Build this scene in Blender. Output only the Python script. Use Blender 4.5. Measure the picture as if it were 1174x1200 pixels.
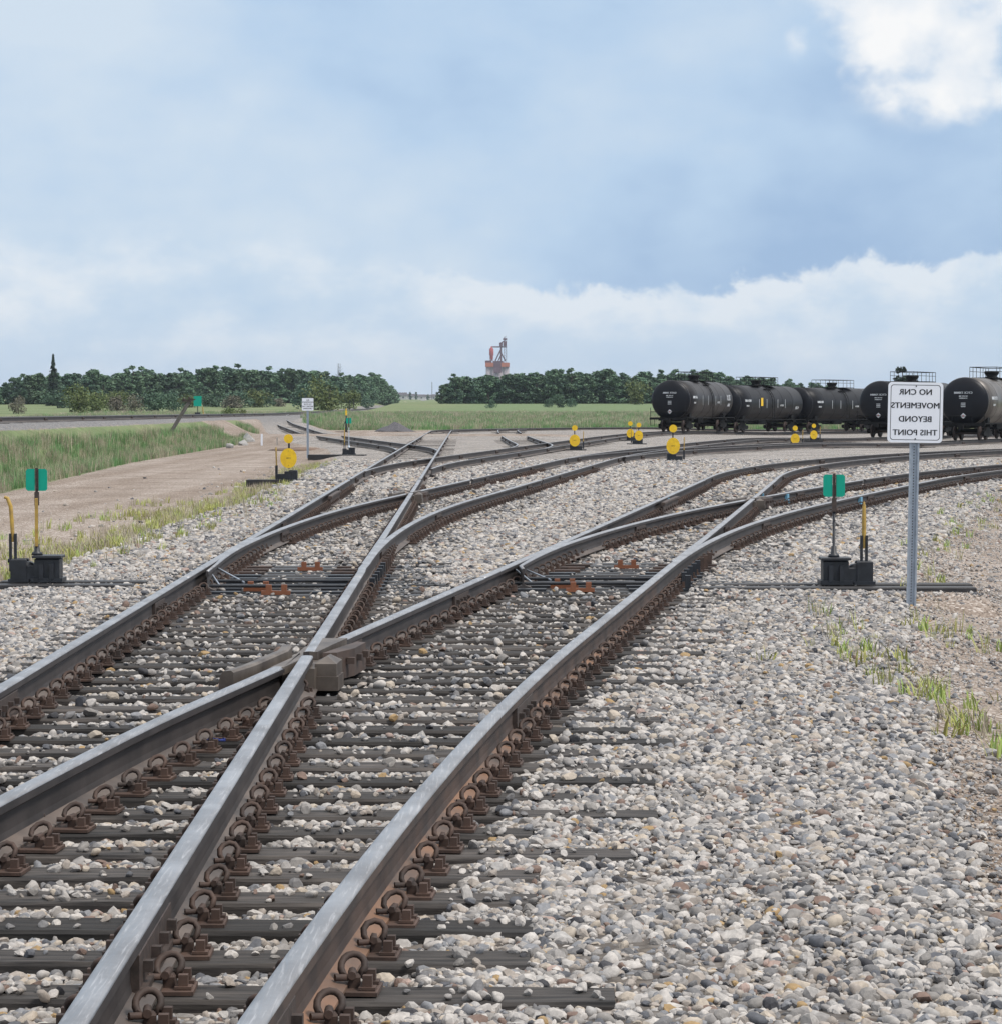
import bpy, bmesh, math, random
import numpy as np
from mathutils import Vector, Matrix
R = math.radians
random.seed(7); rng = np.random.default_rng(11)
for o in list(bpy.data.objects): bpy.data.objects.remove(o, do_unlink=True)
scene = bpy.context.scene
col = scene.collection

# ---------------------------------------------------------------- camera
FPX, HOR, CAMZ = 3300.0, 482.0, 1.45          # focal length and horizon row in photo pixels (1174 wide), eye height over the rails
cam = bpy.data.cameras.new("camera"); camo = bpy.data.objects.new("camera", cam); col.objects.link(camo)
PITCH = math.atan((600-HOR)/FPX)
camo.location = (0, 0, CAMZ); camo.rotation_euler = (R(90)-PITCH, 0, 0)
cam.sensor_fit = 'HORIZONTAL'; cam.sensor_width = 36; cam.lens = 36*FPX/1174
cam.clip_start = 0.1; cam.clip_end = 30000
scene.camera = camo

def nd(nt, t, **kw):
    n = nt.nodes.new(t)
    for k, v in kw.items():
        if k.startswith('i_'):
            key = k[2:]; key = int(key) if key.isdigit() else key.replace('_', ' ')
            n.inputs[key].default_value = v
        else: setattr(n, k, v)
    return n
def ramp(nt, stops, interp='LINEAR'):
    n = nt.nodes.new('ShaderNodeValToRGB'); n.color_ramp.interpolation = interp
    e = n.color_ramp.elements
    while len(e) > 1: e.remove(e[-1])
    e[0].position = stops[0][0]; e[0].color = (*stops[0][1], 1)
    for p, c in stops[1:]:
        x = e.new(p); x.color = (*c, 1)
    return n
def math_n(nt, op, a, b=None, c=None, clamp=False):
    n = nt.nodes.new('ShaderNodeMath'); n.operation = op; n.use_clamp = clamp
    for i, v in enumerate((a, b, c)):
        if v is None: continue
        if isinstance(v, (int, float)): n.inputs[i].default_value = v
        else: nt.links.new(v, n.inputs[i])
    return n.outputs[0]
def mixc(nt, f, a, b, blend='MIX'):
    n = nt.nodes.new('ShaderNodeMix'); n.data_type = 'RGBA'; n.blend_type = blend
    for s, v in ((n.inputs[0], f), (n.inputs[6], a), (n.inputs[7], b)):
        if isinstance(v, (int, float)): s.default_value = v
        elif isinstance(v, tuple): s.default_value = (*v, 1)
        else: nt.links.new(v, s)
    return n.outputs[2]
def smooth(nt, x, a, b):
    n = nt.nodes.new('ShaderNodeMapRange'); n.interpolation_type = 'SMOOTHSTEP'
    n.inputs[1].default_value = a; n.inputs[2].default_value = b
    nt.links.new(x, n.inputs[0]); return n.outputs[0]

# ---------------------------------------------------------------- world: Nishita sky under a broken cloud deck
SUN_EL, SUN_AZ = 56, 118                      # degrees; azimuth measured from +Y towards +X
w = bpy.data.worlds.new("World"); scene.world = w; w.use_nodes = True
nt = w.node_tree; nt.nodes.clear(); L = nt.links.new
sky = nd(nt, 'ShaderNodeTexSky', sky_type='NISHITA', sun_disc=False, sun_elevation=R(SUN_EL), sun_rotation=R(SUN_AZ))
skys = nd(nt, 'ShaderNodeVectorMath', operation='SCALE'); L(sky.outputs[0], skys.inputs[0]); skys.inputs['Scale'].default_value = 0.10
tc = nd(nt, 'ShaderNodeTexCoord'); sep = nd(nt, 'ShaderNodeSeparateXYZ'); L(tc.outputs['Generated'], sep.inputs[0])
az = math_n(nt, 'MULTIPLY', math_n(nt, 'ARCTAN2', sep.outputs[0], sep.outputs[1]), 57.2958)   # degrees right of north
el = math_n(nt, 'MULTIPLY', math_n(nt, 'ARCSINE', sep.outputs[2]), 57.2958)
cv = nd(nt, 'ShaderNodeCombineXYZ'); L(az, cv.inputs[0]); L(el, cv.inputs[1])
def noise(sx, sy, scale, det=6, rough=.55, off=0, dist=0.0):
    m = nd(nt, 'ShaderNodeMapping'); L(cv.outputs[0], m.inputs[0]); m.inputs['Scale'].default_value = (sx, sy, 1); m.inputs['Location'].default_value = (off, off*.7, off)
    n = nd(nt, 'ShaderNodeTexNoise', i_Scale=scale, i_Detail=det, i_Roughness=rough, i_Distortion=dist); L(m.outputs[0], n.inputs['Vector']); return n.outputs[0]
n_big = noise(1, 1.7, .16, 5, .5, 3)
n_mid = noise(1, 1.6, .45, 8, .55, 9)
n_edge = noise(1, 1.1, .9, 8, .6, 21, .3)
n_puff = noise(1, 1.15, .75, 7, .45, 5, .1)
# cloud deck colour: blue grey with lighter and darker parts
deck = ramp(nt, [(.26, (.35, .51, .75)), (.50, (.50, .66, .86)), (.76, (.66, .77, .89))])
# deck gets darker blue towards the right of north and low down, paler on the left
t = math_n(nt, 'MULTIPLY_ADD', smooth(nt, az, -9, 8), -.17, n_big)
lowdark = math_n(nt, 'MULTIPLY', math_n(nt, 'SUBTRACT', 1.0, smooth(nt, el, 2.2, 6.0)), smooth(nt, az, -8, 5))
t = math_n(nt, 'MULTIPLY_ADD', lowdark, -.20, t)
t = math_n(nt, 'MULTIPLY_ADD', math_n(nt, 'SUBTRACT', n_mid, .5), .22, t)
t = math_n(nt, 'ADD', t, .135)
L(t, deck.inputs[0])
# bright band under the deck's base
band = ramp(nt, [(.30, (.50, .66, .85)), (.5, (.60, .73, .88)), (.68, (.78, .85, .93))])
tb = math_n(nt, 'MULTIPLY_ADD', math_n(nt, 'SUBTRACT', n_mid, .5), .9, .53)
# the deck's base line: 3.3 degrees up on the left, sagging to 2.4 at 3 degrees right of north
sag = math_n(nt, 'MULTIPLY', smooth(nt, az, -8, 3), math_n(nt, 'SUBTRACT', 1.0, math_n(nt, 'MULTIPLY', smooth(nt, az, 3, 10), .75)))
base = math_n(nt, 'MULTIPLY_ADD', sag, -.95, 3.35)
base = math_n(nt, 'MULTIPLY_ADD', math_n(nt, 'SUBTRACT', n_edge, .5), 1.5, base)
de = math_n(nt, 'SUBTRACT', el, base)
hi = math_n(nt, 'MULTIPLY', smooth(nt, de, -1.2, 0), math_n(nt, 'MULTIPLY_ADD', smooth(nt, az, -4, 6), .12, .06))
L(math_n(nt, 'ADD', tb, hi), band.inputs[0])
above = math_n(nt, 'MULTIPLY_ADD', smooth(nt, de, -.08, .20), smooth(nt, az, -7, 2), math_n(nt, 'MULTIPLY', smooth(nt, de, -.3, .8), math_n(nt, 'SUBTRACT', 1.0, smooth(nt, az, -7, 2))))
clouds = mixc(nt, above, band.outputs[0], deck.outputs[0])
# sunlit cumulus tops high to the right
reg = math_n(nt, 'MULTIPLY', smooth(nt, math_n(nt, 'MULTIPLY_ADD', el, 1.1, az), 12.4, 17.2), math_n(nt, 'SUBTRACT', 1.0, smooth(nt, az, 40, 80)))
reg = math_n(nt, 'MULTIPLY', reg, smooth(nt, el, 5.0, 6.6))
puff = math_n(nt, 'MULTIPLY', smooth(nt, math_n(nt, 'MULTIPLY_ADD', reg, .42, n_puff), .60, .84), smooth(nt, reg, .05, .4))
lit = ramp(nt, [(.40, (.70, .79, .90)), (.72, (1.0, 1.0, 1.0))]); L(math_n(nt, 'MULTIPLY_ADD', reg, .12, n_puff), lit.inputs[0])
clouds = mixc(nt, puff, clouds, lit.outputs[0])
# towards the zenith the deck is thin and bright
zen = smooth(nt, el, 12, 50)
clouds = mixc(nt, zen, clouds, (1.12, 1.15, 1.20))
# horizon paleness
hz = math_n(nt, 'SUBTRACT', 1.0, smooth(nt, el, 0, 2.2))
clouds = mixc(nt, math_n(nt, 'MULTIPLY', hz, .5), clouds, (.56, .69, .85))
tot = mixc(nt, .93, skys.outputs[0], clouds)
bg = nd(nt, 'ShaderNodeBackground'); L(tot, bg.inputs[0]); bg.inputs[1].default_value = 1.0
wo = nd(nt, 'ShaderNodeOutputWorld'); L(bg.outputs[0], wo.inputs[0])

sl = bpy.data.lights.new("sun", 'SUN'); sl.energy = 2.9; sl.angle = R(10); sl.color = (1, .95, .88)
so = bpy.data.objects.new("sun", sl); col.objects.link(so)
d = Vector((math.sin(R(SUN_AZ))*math.cos(R(SUN_EL)), math.cos(R(SUN_AZ))*math.cos(R(SUN_EL)), math.sin(R(SUN_EL))))
so.rotation_euler = d.to_track_quat('Z', 'Y').to_euler()
scene.view_settings.view_transform = 'Standard'; scene.view_settings.look = 'None'
scene.view_settings.exposure = 0.0; scene.view_settings.gamma = 1
scene.render.engine = 'CYCLES'
scene.cycles.max_bounces = 5; scene.cycles.volume_bounces = 0

# ---------------------------------------------------------------- helpers
def at(px, py, z=0.0):
    """ground point seen at photo pixel (px, py), on height z"""
    v = (600-py)/FPX; u = (px-587)/FPX
    dy = math.cos(PITCH)+v*math.sin(PITCH); dz = -math.sin(PITCH)+v*math.cos(PITCH)
    s = (z-CAMZ)/dz
    return Vector((u*s, dy*s, z))
def tag(o, label=None, cat=None, group=None, kind=None):
    if label: o['label'] = label
    if cat: o['category'] = cat
    if group: o['group'] = group
    if kind: o['kind'] = kind
    return o
def empty(name, loc=(0, 0, 0), rz=0, label=None, cat=None, group=None):
    o = bpy.data.objects.new(name, None); o.empty_display_size = .2; col.objects.link(o)
    o.location = loc; o.rotation_euler = (0, 0, rz)
    return tag(o, label, cat, group)
class MB:
    """collects vertices and faces, then links them as one mesh object"""
    def __init__(s): s.v = []; s.f = []; s.m = []; s.sm = []
    def add(s, V, F, m=0, smooth=False, M=None):
        b = len(s.v)
        for p in V:
            p = Vector(p)
            if M is not None: p = M @ p
            s.v.append(tuple(p))
        for f in F: s.f.append(tuple(b+i for i in f)); s.m.append(m); s.sm.append(smooth)
        return s
    def box(s, x0, x1, y0, y1, z0, z1, m=0, M=None, bev=0.0):
        if bev:
            b = bev
            V = []; 
            for z, i in ((z0, 0), (z1-b, 0), (z1, b)):
                V += [(x0+i, y0+i, z), (x1-i, y0+i, z), (x1-i, y1-i, z), (x0+i, y1-i, z)]
            F = [(3, 2, 1, 0), (8, 9, 10, 11)]
            for k in (0, 4):
                for j in range(4): F.append((k+j, k+(j+1) % 4, k+4+(j+1) % 4, k+4+j))
            return s.add(V, F, m, M=M)
        V = [(x0, y0, z0), (x1, y0, z0), (x1, y1, z0), (x0, y1, z0), (x0, y0, z1), (x1, y0, z1), (x1, y1, z1), (x0, y1, z1)]
        return s.add(V, [(3, 2, 1, 0), (4, 5, 6, 7), (0, 1, 5, 4), (1, 2, 6, 5), (2, 3, 7, 6), (3, 0, 4, 7)], m, M=M)
    def tube(s, pts, r, n=8, m=0, cap=True, M=None, smooth=True):
        pts = [Vector(p) for p in pts]; rr = r if isinstance(r, (list, tuple)) else [r]*len(pts)
        V = []; prev = None
        for i, p in enumerate(pts):
            d = (pts[min(i+1, len(pts)-1)]-pts[max(i-1, 0)]).normalized()
            if prev is None:
                a = d.orthogonal().normalized()
            else:
                a = (prev-d*prev.dot(d)); a = a.normalized() if a.length > 1e-6 else d.orthogonal().normalized()
            prev = a; b = d.cross(a)
            for k in range(n):
                t = 2*math.pi*k/n; V.append(p+(a*math.cos(t)+b*math.sin(t))*rr[i])
        F = []
        for i in range(len(pts)-1):
            for k in range(n):
                F.append((i*n+k, i*n+(k+1) % n, (i+1)*n+(k+1) % n, (i+1)*n+k))
        s.add(V, F, m, smooth, M)
        if cap: s.add(V, [tuple(reversed(range(n))), tuple(range((len(pts)-1)*n, len(pts)*n))], m, False, M)
        return s
    def lathe(s, prof, n=32, axis='z', m=0, M=None, smooth=True):
        V = []
        for (h, r) in prof:
            for k in range(n):
                t = 2*math.pi*k/n; c, q = r*math.cos(t), r*math.sin(t)
                V.append((c, q, h) if axis == 'z' else (h, c, q) if axis == 'x' else (q, h, c))
        F = []
        for i in range(len(prof)-1):
            for k in range(n):
                F.append((i*n+k, i*n+(k+1) % n, (i+1)*n+(k+1) % n, (i+1)*n+k))
        F.append(tuple(reversed(range(n)))); F.append(tuple(range((len(prof)-1)*n, len(prof)*n)))
        return s.add(V, F, m, smooth, M)
    def prism(s, poly, z0, z1, m=0, M=None):
        n = len(poly)
        V = [(x, y, z0) for x, y in poly]+[(x, y, z1) for x, y in poly]
        F = [tuple(reversed(range(n))), tuple(range(n, 2*n))]+[(i, (i+1) % n, n+(i+1) % n, n+i) for i in range(n)]
        return s.add(V, F, m, M=M)
    def mesh(s, name, mats):
        me = bpy.data.meshes.new(name); me.from_pydata(s.v, [], s.f)
        for mt in (mats if isinstance(mats, (list, tuple)) else [mats]): me.materials.append(mt)
        me.polygons.foreach_set('material_index', s.m); me.polygons.foreach_set('use_smooth', s.sm)
        me.update(); return me
    def build(s, name, mats, parent=None):
        o = bpy.data.objects.new(name, s.mesh(name, mats)); col.objects.link(o)
        if parent is not None: o.parent = parent
        return o
def inst(me, name, parent=None, loc=(0, 0, 0), rot=(0, 0, 0), sc=(1, 1, 1)):
    o = bpy.data.objects.new(name, me); col.objects.link(o); o.location = loc; o.rotation_euler = rot; o.scale = sc
    if parent is not None: o.parent = parent
    return o
def copy_tree(o, parent=None):
    c = o.copy(); col.objects.link(c)
    if parent is not None: c.parent = parent
    for ch in list(kids.get(o.name, [])) or [x for x in o.children]: copy_tree(ch, c)
    return c
kids = {}
def text_mesh(mb, txt, size, M, m=0, mirror=True, spacing=1.0, bold=0.0, align='CENTER'):
    """lettering as thin geometry; the photograph shows all writing mirrored"""
    cu = bpy.data.curves.new("t", 'FONT'); cu.body = txt; cu.size = size; cu.align_x = align; cu.align_y = 'CENTER'
    cu.space_character = spacing; cu.resolution_u = 3; cu.extrude = 0.0006
    ob = bpy.data.objects.new("t", cu); col.objects.link(ob)
    dg = bpy.context.evaluated_depsgraph_get(); me = bpy.data.meshes.new_from_object(ob.evaluated_get(dg))
    S = Matrix.Diagonal((-1, 1, 1, 1)) if mirror else Matrix.Identity(4)
    V = [S @ v.co for v in me.vertices]; F = [tuple(reversed(p.vertices)) if mirror else tuple(p.vertices) for p in me.polygons]
    for k_ in ((0,) if not bold else (-1, 0, 1)): mb.add([v+Vector((k_*bold*1.6, 0, .00015*k_)) for v in V], F, m, M=M)
    bpy.data.objects.remove(ob, do_unlink=True); bpy.data.curves.remove(cu); bpy.data.meshes.remove(me)

# ---------------------------------------------------------------- materials
def newmat(name):
    m = bpy.data.materials.new(name); m.use_nodes = True; n = m.node_tree; n.nodes.clear()
    p = n.nodes.new('ShaderNodeBsdfPrincipled'); o = n.nodes.new('ShaderNodeOutputMaterial'); n.links.new(p.outputs[0], o.inputs[0])
    return m, n, p
def simple(name, c, rough=.6, metal=0.0, var=.25, scale=8.0, bump=0.0, c2=None, stretch=(1, 1, 1), spec=.5, lo=.35, hi=.65, det=6, rvar=0.0, bscale=None):
    m, n, p = newmat(name)
    t = n.nodes.new('ShaderNodeTexCoord'); mp = n.nodes.new('ShaderNodeMapping'); mp.inputs['Scale'].default_value = stretch
    n.links.new(t.outputs['Object'], mp.inputs[0])
    ns = n.nodes.new('ShaderNodeTexNoise'); ns.inputs['Scale'].default_value = scale; ns.inputs['Detail'].default_value = det; ns.inputs['Roughness'].default_value = .6
    n.links.new(mp.outputs[0], ns.inputs['Vector'])
    c2 = c2 or tuple(min(1, x*(1-var)) for x in c)
    r = ramp(n, [(lo, c2), (hi, c)]); n.links.new(ns.outputs[0], r.inputs[0]); 
    cc = r.outputs[0]
    if rvar:
        oi = n.nodes.new('ShaderNodeObjectInfo'); hs = n.nodes.new('ShaderNodeHueSaturation')
        n.links.new(math_n(n, 'MULTIPLY_ADD', oi.outputs['Random'], rvar*2, 1-rvar), hs.inputs['Value']); n.links.new(cc, hs.inputs['Color']); cc = hs.outputs[0]
    n.links.new(cc, p.inputs['Base Color'])
    p.inputs['Roughness'].default_value = rough; p.inputs['Metallic'].default_value = metal; p.inputs['Specular IOR Level'].default_value = spec
    if bump:
        b = n.nodes.new('ShaderNodeBump'); b.inputs['Strength'].default_value = bump; b.inputs['Distance'].default_value = .01
        n.links.new(ns.outputs[0], b.inputs['Height']); n.links.new(b.outputs[0], p.inputs['Normal'])
    return m
M = {}
M['railtop'] = simple('worn_steel', (.46, .46, .47), .42, .9, scale=2.2, c2=(.27, .26, .26), bump=.05, det=10)
def steel_top():
    m = M['railtop']; n = m.node_tree; p = [q for q in n.nodes if q.type == 'BSDF_PRINCIPLED'][0]; src = p.inputs['Base Color'].links[0].from_socket
    t = n.nodes.new('ShaderNodeTexCoord'); mp = n.nodes.new('ShaderNodeMapping'); mp.inputs['Scale'].default_value = (34, 1.6, 5); n.links.new(t.outputs['Object'], mp.inputs[0])
    ns = nd(n, 'ShaderNodeTexNoise', i_Scale=2.4, i_Detail=9.0, i_Roughness=.7, i_Distortion=.6); n.links.new(mp.outputs[0], ns.inputs['Vector'])
    n.links.new(mixc(n, math_n(n, 'MULTIPLY', smooth(n, ns.outputs[0], .50, .68), .5), src, (.74, .74, .75)), p.inputs['Base Color'])
    n.links.new(math_n(n, 'MULTIPLY_ADD', ns.outputs[0], .5, .16), p.inputs['Roughness'])
steel_top()
M['railside'] = simple('rusted_rail_side', (.085, .056, .044), .66, .0, scale=3, c2=(.034, .025, .022), bump=.15, det=8)
M['railfoot'] = simple('rusted_rail_foot', (.24, .125, .070), .6, .0, scale=1.8, c2=(.085, .065, .055), bump=.15)
M['railgrey'] = simple('dark_rail_side', (.056, .047, .045), .62, .0, scale=3, c2=(.026, .022, .022), bump=.15, det=8)
M['footgrey'] = simple('grey_brown_rail_foot', (.15, .115, .095), .6, .0, scale=1.8, c2=(.06, .05, .046), bump=.15)
M['rust'] = simple('dark_rust', (.085, .050, .037), .75, .0, scale=9, c2=(.036, .025, .021), bump=.4, rvar=.2)
M['rustdark'] = simple('brown_iron', (.07, .048, .04), .65, .0, scale=25, c2=(.035, .026, .022), bump=.3)
M['orange'] = simple('orange_rust', (.24, .085, .04), .7, scale=20, c2=(.2, .07, .03))
M['wood'] = simple('weathered_tie_timber', (.078, .067, .060), .85, scale=2.2, stretch=(1.1, 11, 11), c2=(.010, .009, .009), bump=1.0, lo=.36, hi=.68, rvar=.55, det=10)
M['tarwood'] = simple('oiled_tie_timber', (.035, .033, .034), .5, scale=5, stretch=(1.2, 14, 14), c2=(.012, .011, .012), bump=.5, rvar=.2)
M['frog'] = simple('cast_manganese', (.17, .14, .115), .5, .3, scale=3.5, c2=(.065, .05, .042), bump=.2)
M['blackiron'] = simple('black_painted_iron', (.022, .025, .032), .45, scale=12, c2=(.012, .013, .016), bump=.1)
M['green'] = simple('green_target_paint', (.004, .34, .24), .5, scale=6, c2=(.004, .31, .21), spec=.3)
M['yellow'] = simple('yellow_target_paint', (.86, .56, .012), .5, scale=9, c2=(.70, .42, .02), det=9)
M['ywood'] = simple('worn_yellow_paint', (.50, .32, .06), .6, scale=14, c2=(.30, .19, .06), stretch=(1, 1, 1))
M['galv'] = simple('galvanised_steel', (.42, .47, .53), .42, .55, scale=20, c2=(.33, .37, .43))
M['white'] = simple('white_sign_sheet', (.80, .82, .88), .35, scale=3, c2=(.76, .78, .84))
M['ink'] = simple('black_sign_ink', (.012, .012, .016), .5, scale=3)
M['bluepaint'] = simple('blue_marking_paint', (.10, .28, .42), .5, scale=20, c2=(.2, .42, .55))
M['tank'] = simple('black_tank_paint', (.012, .012, .015), .42, scale=1.3, c2=(.007, .007, .009), stretch=(1, 1, .5), rvar=.2, spec=.16)
M['tankbrown'] = simple('dusty_tank_paint', (.028, .023, .023), .42, scale=1.3, c2=(.012, .011, .013), rvar=.2, spec=.25)
M['tanksilver'] = simple('streaked_silver_brown_tank', (.15, .135, .12), .35, .3, scale=1.1, c2=(.05, .042, .038), stretch=(1, 1, .4))
M['tankhead'] = simple('black_tank_head', (.008, .009, .013), .40, scale=1.3, c2=(.006, .006, .009), spec=.22)
M['tankiron'] = simple('car_underframe', (.010, .010, .011), .7, scale=5, c2=(.006, .006, .006), spec=.15)
M['wheelrust'] = simple('rusty_wheel', (.06, .035, .028), .6, scale=9, c2=(.03, .02, .018))
M['decal'] = simple('white_lettering', (.62, .64, .66), .5, scale=5)
M['pink'] = simple('placard_red', (.7, .30, .28), .5)
M['panel'] = simple('pale_crossing_plank', (.42, .38, .34), .8, scale=5, c2=(.28, .25, .22), bump=.3)
M['concrete'] = simple('pale_concrete', (.36, .33, .34), .8, scale=.05, c2=(.30, .24, .26))
M['elevred'] = simple('red_steel', (.42, .055, .05), .6, scale=.2)
M['elevorange'] = simple('orange_cladding', (.50, .14, .07), .6, scale=.2)
M['elevdark'] = simple('dark_red_steel', (.12, .05, .07), .6, scale=.2)
M['roof'] = simple('grey_roof', (.10, .09, .10), .8, scale=.2)
M['hwall'] = simple('pale_siding', (.62, .60, .58), .8, scale=.2, rvar=.3)
M['glass'] = simple('dark_window', (.03, .04, .05), .2)
M['bark'] = simple('grey_bark', (.10, .085, .07), .9, scale=6, c2=(.05, .04, .035), stretch=(3, 3, .6), bump=.4)
M['greywood'] = simple('grey_weathered_wood', (.17, .155, .14), .85, scale=4, stretch=(8, 8, .8), c2=(.07, .062, .056), bump=.4)
M['rock'] = simple('pale_rock', (.48, .46, .44), .9, scale=3, c2=(.28, .27, .26), bump=.6)
M['pile'] = simple('dark_gravel_pile', (.13, .12, .13), .9, scale=8, c2=(.05, .05, .055), bump=1.0, det=9)
M['bluecloth'] = simple('blue_scrap', (.02, .04, .22), .7, scale=30)
def leafmat(name, c1, c2, rv=.25, tr=.25):
    m, n, p = newmat(name)
    g = n.nodes.new('ShaderNodeNewGeometry'); oi = n.nodes.new('ShaderNodeObjectInfo')
    r = ramp(n, [(0, c2), (1, c1)]); n.links.new(g.outputs['Random Per Island'], r.inputs[0])
    hs = n.nodes.new('ShaderNodeHueSaturation'); n.links.new(math_n(n, 'MULTIPLY_ADD', oi.outputs['Random'], rv*2, 1-rv), hs.inputs['Value'])
    n.links.new(math_n(n, 'MULTIPLY_ADD', oi.outputs['Random'], .03, .485), hs.inputs['Hue'])
    n.links.new(r.outputs[0], hs.inputs['Color']); n.links.new(hs.outputs[0], p.inputs['Base Color']); p.inputs['Roughness'].default_value = .7
    p.inputs['Specular IOR Level'].default_value = .2
    return m
M['leaf'] = leafmat('poplar_leaves', (.150, .235, .135), (.080, .130, .085), .2)
M['leafdark'] = leafmat('dark_leaves', (.115, .185, .115), (.060, .105, .075), .2)
M['needle'] = leafmat('spruce_needles', (.035, .055, .035), (.014, .028, .018), .1)
M['willow'] = leafmat('willow_leaves', (.17, .20, .075), (.07, .10, .035))
M['drybush'] = leafmat('dry_twigs', (.20, .185, .14), (.10, .09, .07), .15)
M['grassb'] = leafmat('grass_blades', (.21, .33, .14), (.10, .20, .08), .25)
M['grassdry'] = leafmat('dry_grass_blades', (.46, .39, .31), (.26, .25, .15), .2)
M['weed'] = leafmat('weed_leaves', (.42, .42, .14), (.26, .28, .09), .2)
M['weedgreen'] = leafmat('green_weed_leaves', (.36, .44, .13), (.20, .28, .08), .2)
M['flower'] = simple('yellow_flower', (.75, .60, .03), .6)

STONES = [(0, (0.270, 0.252, 0.236)), (.10, (0.436, 0.408, 0.383)), (.22, (0.195, 0.189, 0.190)), (.31, (0.510, 0.474, 0.441)), (.41, (0.315, 0.295, 0.280)), (.51, (0.113, 0.116, 0.129)), (.57, (0.556, 0.517, 0.480)), (.66, (0.375, 0.328, 0.287)),
          (.75, (0.247, 0.249, 0.261)), (.82, (0.466, 0.401, 0.329)), (.88, (0.210, 0.146, 0.119)), (.91, (0.420, 0.401, 0.383)), (.955, (0.375, 0.255, 0.129)), (.965, (0.060, 0.059, 0.065)), (.985, (0.391, 0.291, 0.251))]
def stone_mat():
    m, n, p = newmat('river_stone')
    oi = n.nodes.new('ShaderNodeObjectInfo'); r = ramp(n, STONES, 'CONSTANT'); n.links.new(oi.outputs['Random'], r.inputs[0])
    t = n.nodes.new('ShaderNodeTexCoord'); ns = nd(n, 'ShaderNodeTexNoise', i_Scale=1.6, i_Detail=8.0, i_Roughness=.7); n.links.new(t.outputs['Object'], ns.inputs['Vector'])
    v = ramp(n, [(.3, (.62, .62, .62)), (.7, (1.12, 1.11, 1.1))]); n.links.new(ns.outputs[0], v.inputs[0])
    n.links.new(mixc(n, 1.0, r.outputs[0], v.outputs[0], 'MULTIPLY'), p.inputs['Base Color'])
    p.inputs['Roughness'].default_value = .75; p.inputs['Specular IOR Level'].default_value = .3
    b = nd(n, 'ShaderNodeBump', i_Strength=.5, i_Distance=.004); n.links.new(ns.outputs[0], b.inputs['Height']); n.links.new(b.outputs[0], p.inputs['Normal'])
    return m
M['stone'] = stone_mat()
def ground_mat():
    m, n, p = newmat('yard_ground')
    K = n.links.new
    t = n.nodes.new('ShaderNodeTexCoord'); P = t.outputs['Object']
    def at_(a): q = n.nodes.new('ShaderNodeAttribute'); q.attribute_name = a; return q.outputs['Fac']
    def ns(scale, det=6, rough=.6): q = nd(n, 'ShaderNodeTexNoise', i_Scale=scale, i_Detail=det, i_Roughness=rough); K(P, q.inputs['Vector']); return q.outputs[0]
    vo = nd(n, 'ShaderNodeTexVoronoi', i_Scale=19.0); K(P, vo.inputs['Vector'])
    sp = n.nodes.new('ShaderNodeSeparateColor'); K(vo.outputs['Color'], sp.inputs[0])
    st = ramp(n, STONES, 'CONSTANT'); K(sp.outputs[0], st.inputs[0])
    gap = smooth(n, vo.outputs['Distance'], .75, .30)
    big = ramp(n, [(.35, (.80, .79, .78)), (.65, (1.08, 1.07, 1.06))]); K(ns(.35, 4), big.inputs[0])
    gap = math_n(n, 'MULTIPLY_ADD', gap, .65, .45, clamp=True)
    grav = mixc(n, 1.0, mixc(n, gap, (.06, .055, .05), st.outputs[0]), big.outputs[0], 'MULTIPLY')
    # fine dirt and crushed stone
    vf = nd(n, 'ShaderNodeTexVoronoi', i_Scale=42.0); K(P, vf.inputs['Vector']); sf = n.nodes.new('ShaderNodeSeparateColor'); K(vf.outputs['Color'], sf.inputs[0])
    df = ramp(n, [(0, (.14, .112, .092)), (.35, (.235, .193, .163)), (.7, (.30, .255, .22)), (.93, (.47, .43, .40))]); K(sf.outputs[1], df.inputs[0])
    dl = ramp(n, [(.32, (.80, .76, .72)), (.68, (1.12, 1.10, 1.08))]); K(ns(.6, 5), dl.inputs[0])
    dirt = mixc(n, 1.0, df.outputs[0], dl.outputs[0], 'MULTIPLY')
    mp = n.nodes.new('ShaderNodeMapping'); K(P, mp.inputs[0]); mp.inputs['Rotation'].default_value = (0, 0, -.02); mp.inputs['Scale'].default_value = (1, .03, 1)
    rut = nd(n, 'ShaderNodeTexNoise', i_Scale=1.1, i_Detail=4.0); K(mp.outputs[0], rut.inputs['Vector'])
    rr = ramp(n, [(.4, (.86, .82, .78)), (.6, (1.1, 1.1, 1.1))]); K(rut.outputs[0], rr.inputs[0]); dirt = mixc(n, 1.0, dirt, rr.outputs[0], 'MULTIPLY')
    # grassland
    g1 = ramp(n, [(.3, (.12, .16, .075)), (.5, (.165, .21, .10)), (.7, (.25, .245, .15))]); K(ns(.05, 9, .7), g1.inputs[0])
    mg = n.nodes.new('ShaderNodeMapping'); K(P, mg.inputs[0]); mg.inputs['Scale'].default_value = (.25, 1, 1)
    g2n = nd(n, 'ShaderNodeTexNoise', i_Scale=2.2, i_Detail=8.0, i_Roughness=.75); K(mg.outputs[0], g2n.inputs['Vector'])
    g2 = ramp(n, [(.3, (.55, .55, .55)), (.7, (1.3, 1.28, 1.2))]); K(g2n.outputs[0], g2.inputs[0])
    field = mixc(n, at_('crop'), g1.outputs[0], (.15, .205, .10))
    grass = mixc(n, 1.0, field, g2.outputs[0], 'MULTIPLY')
    edge = ns(1.3, 8, .7)
    def msk(a, lo=.42, hi=.58, amp=.7): return smooth(n, math_n(n, 'MULTIPLY_ADD', math_n(n, 'SUBTRACT', edge, .5), amp, a), lo, hi)
    c = mixc(n, msk(at_('grass')), dirt, grass)
    grav = mixc(n, math_n(n, 'MULTIPLY', at_('crush'), .95), grav, mixc(n, .6, st.outputs[0], (.07, .078, .09)))
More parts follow.
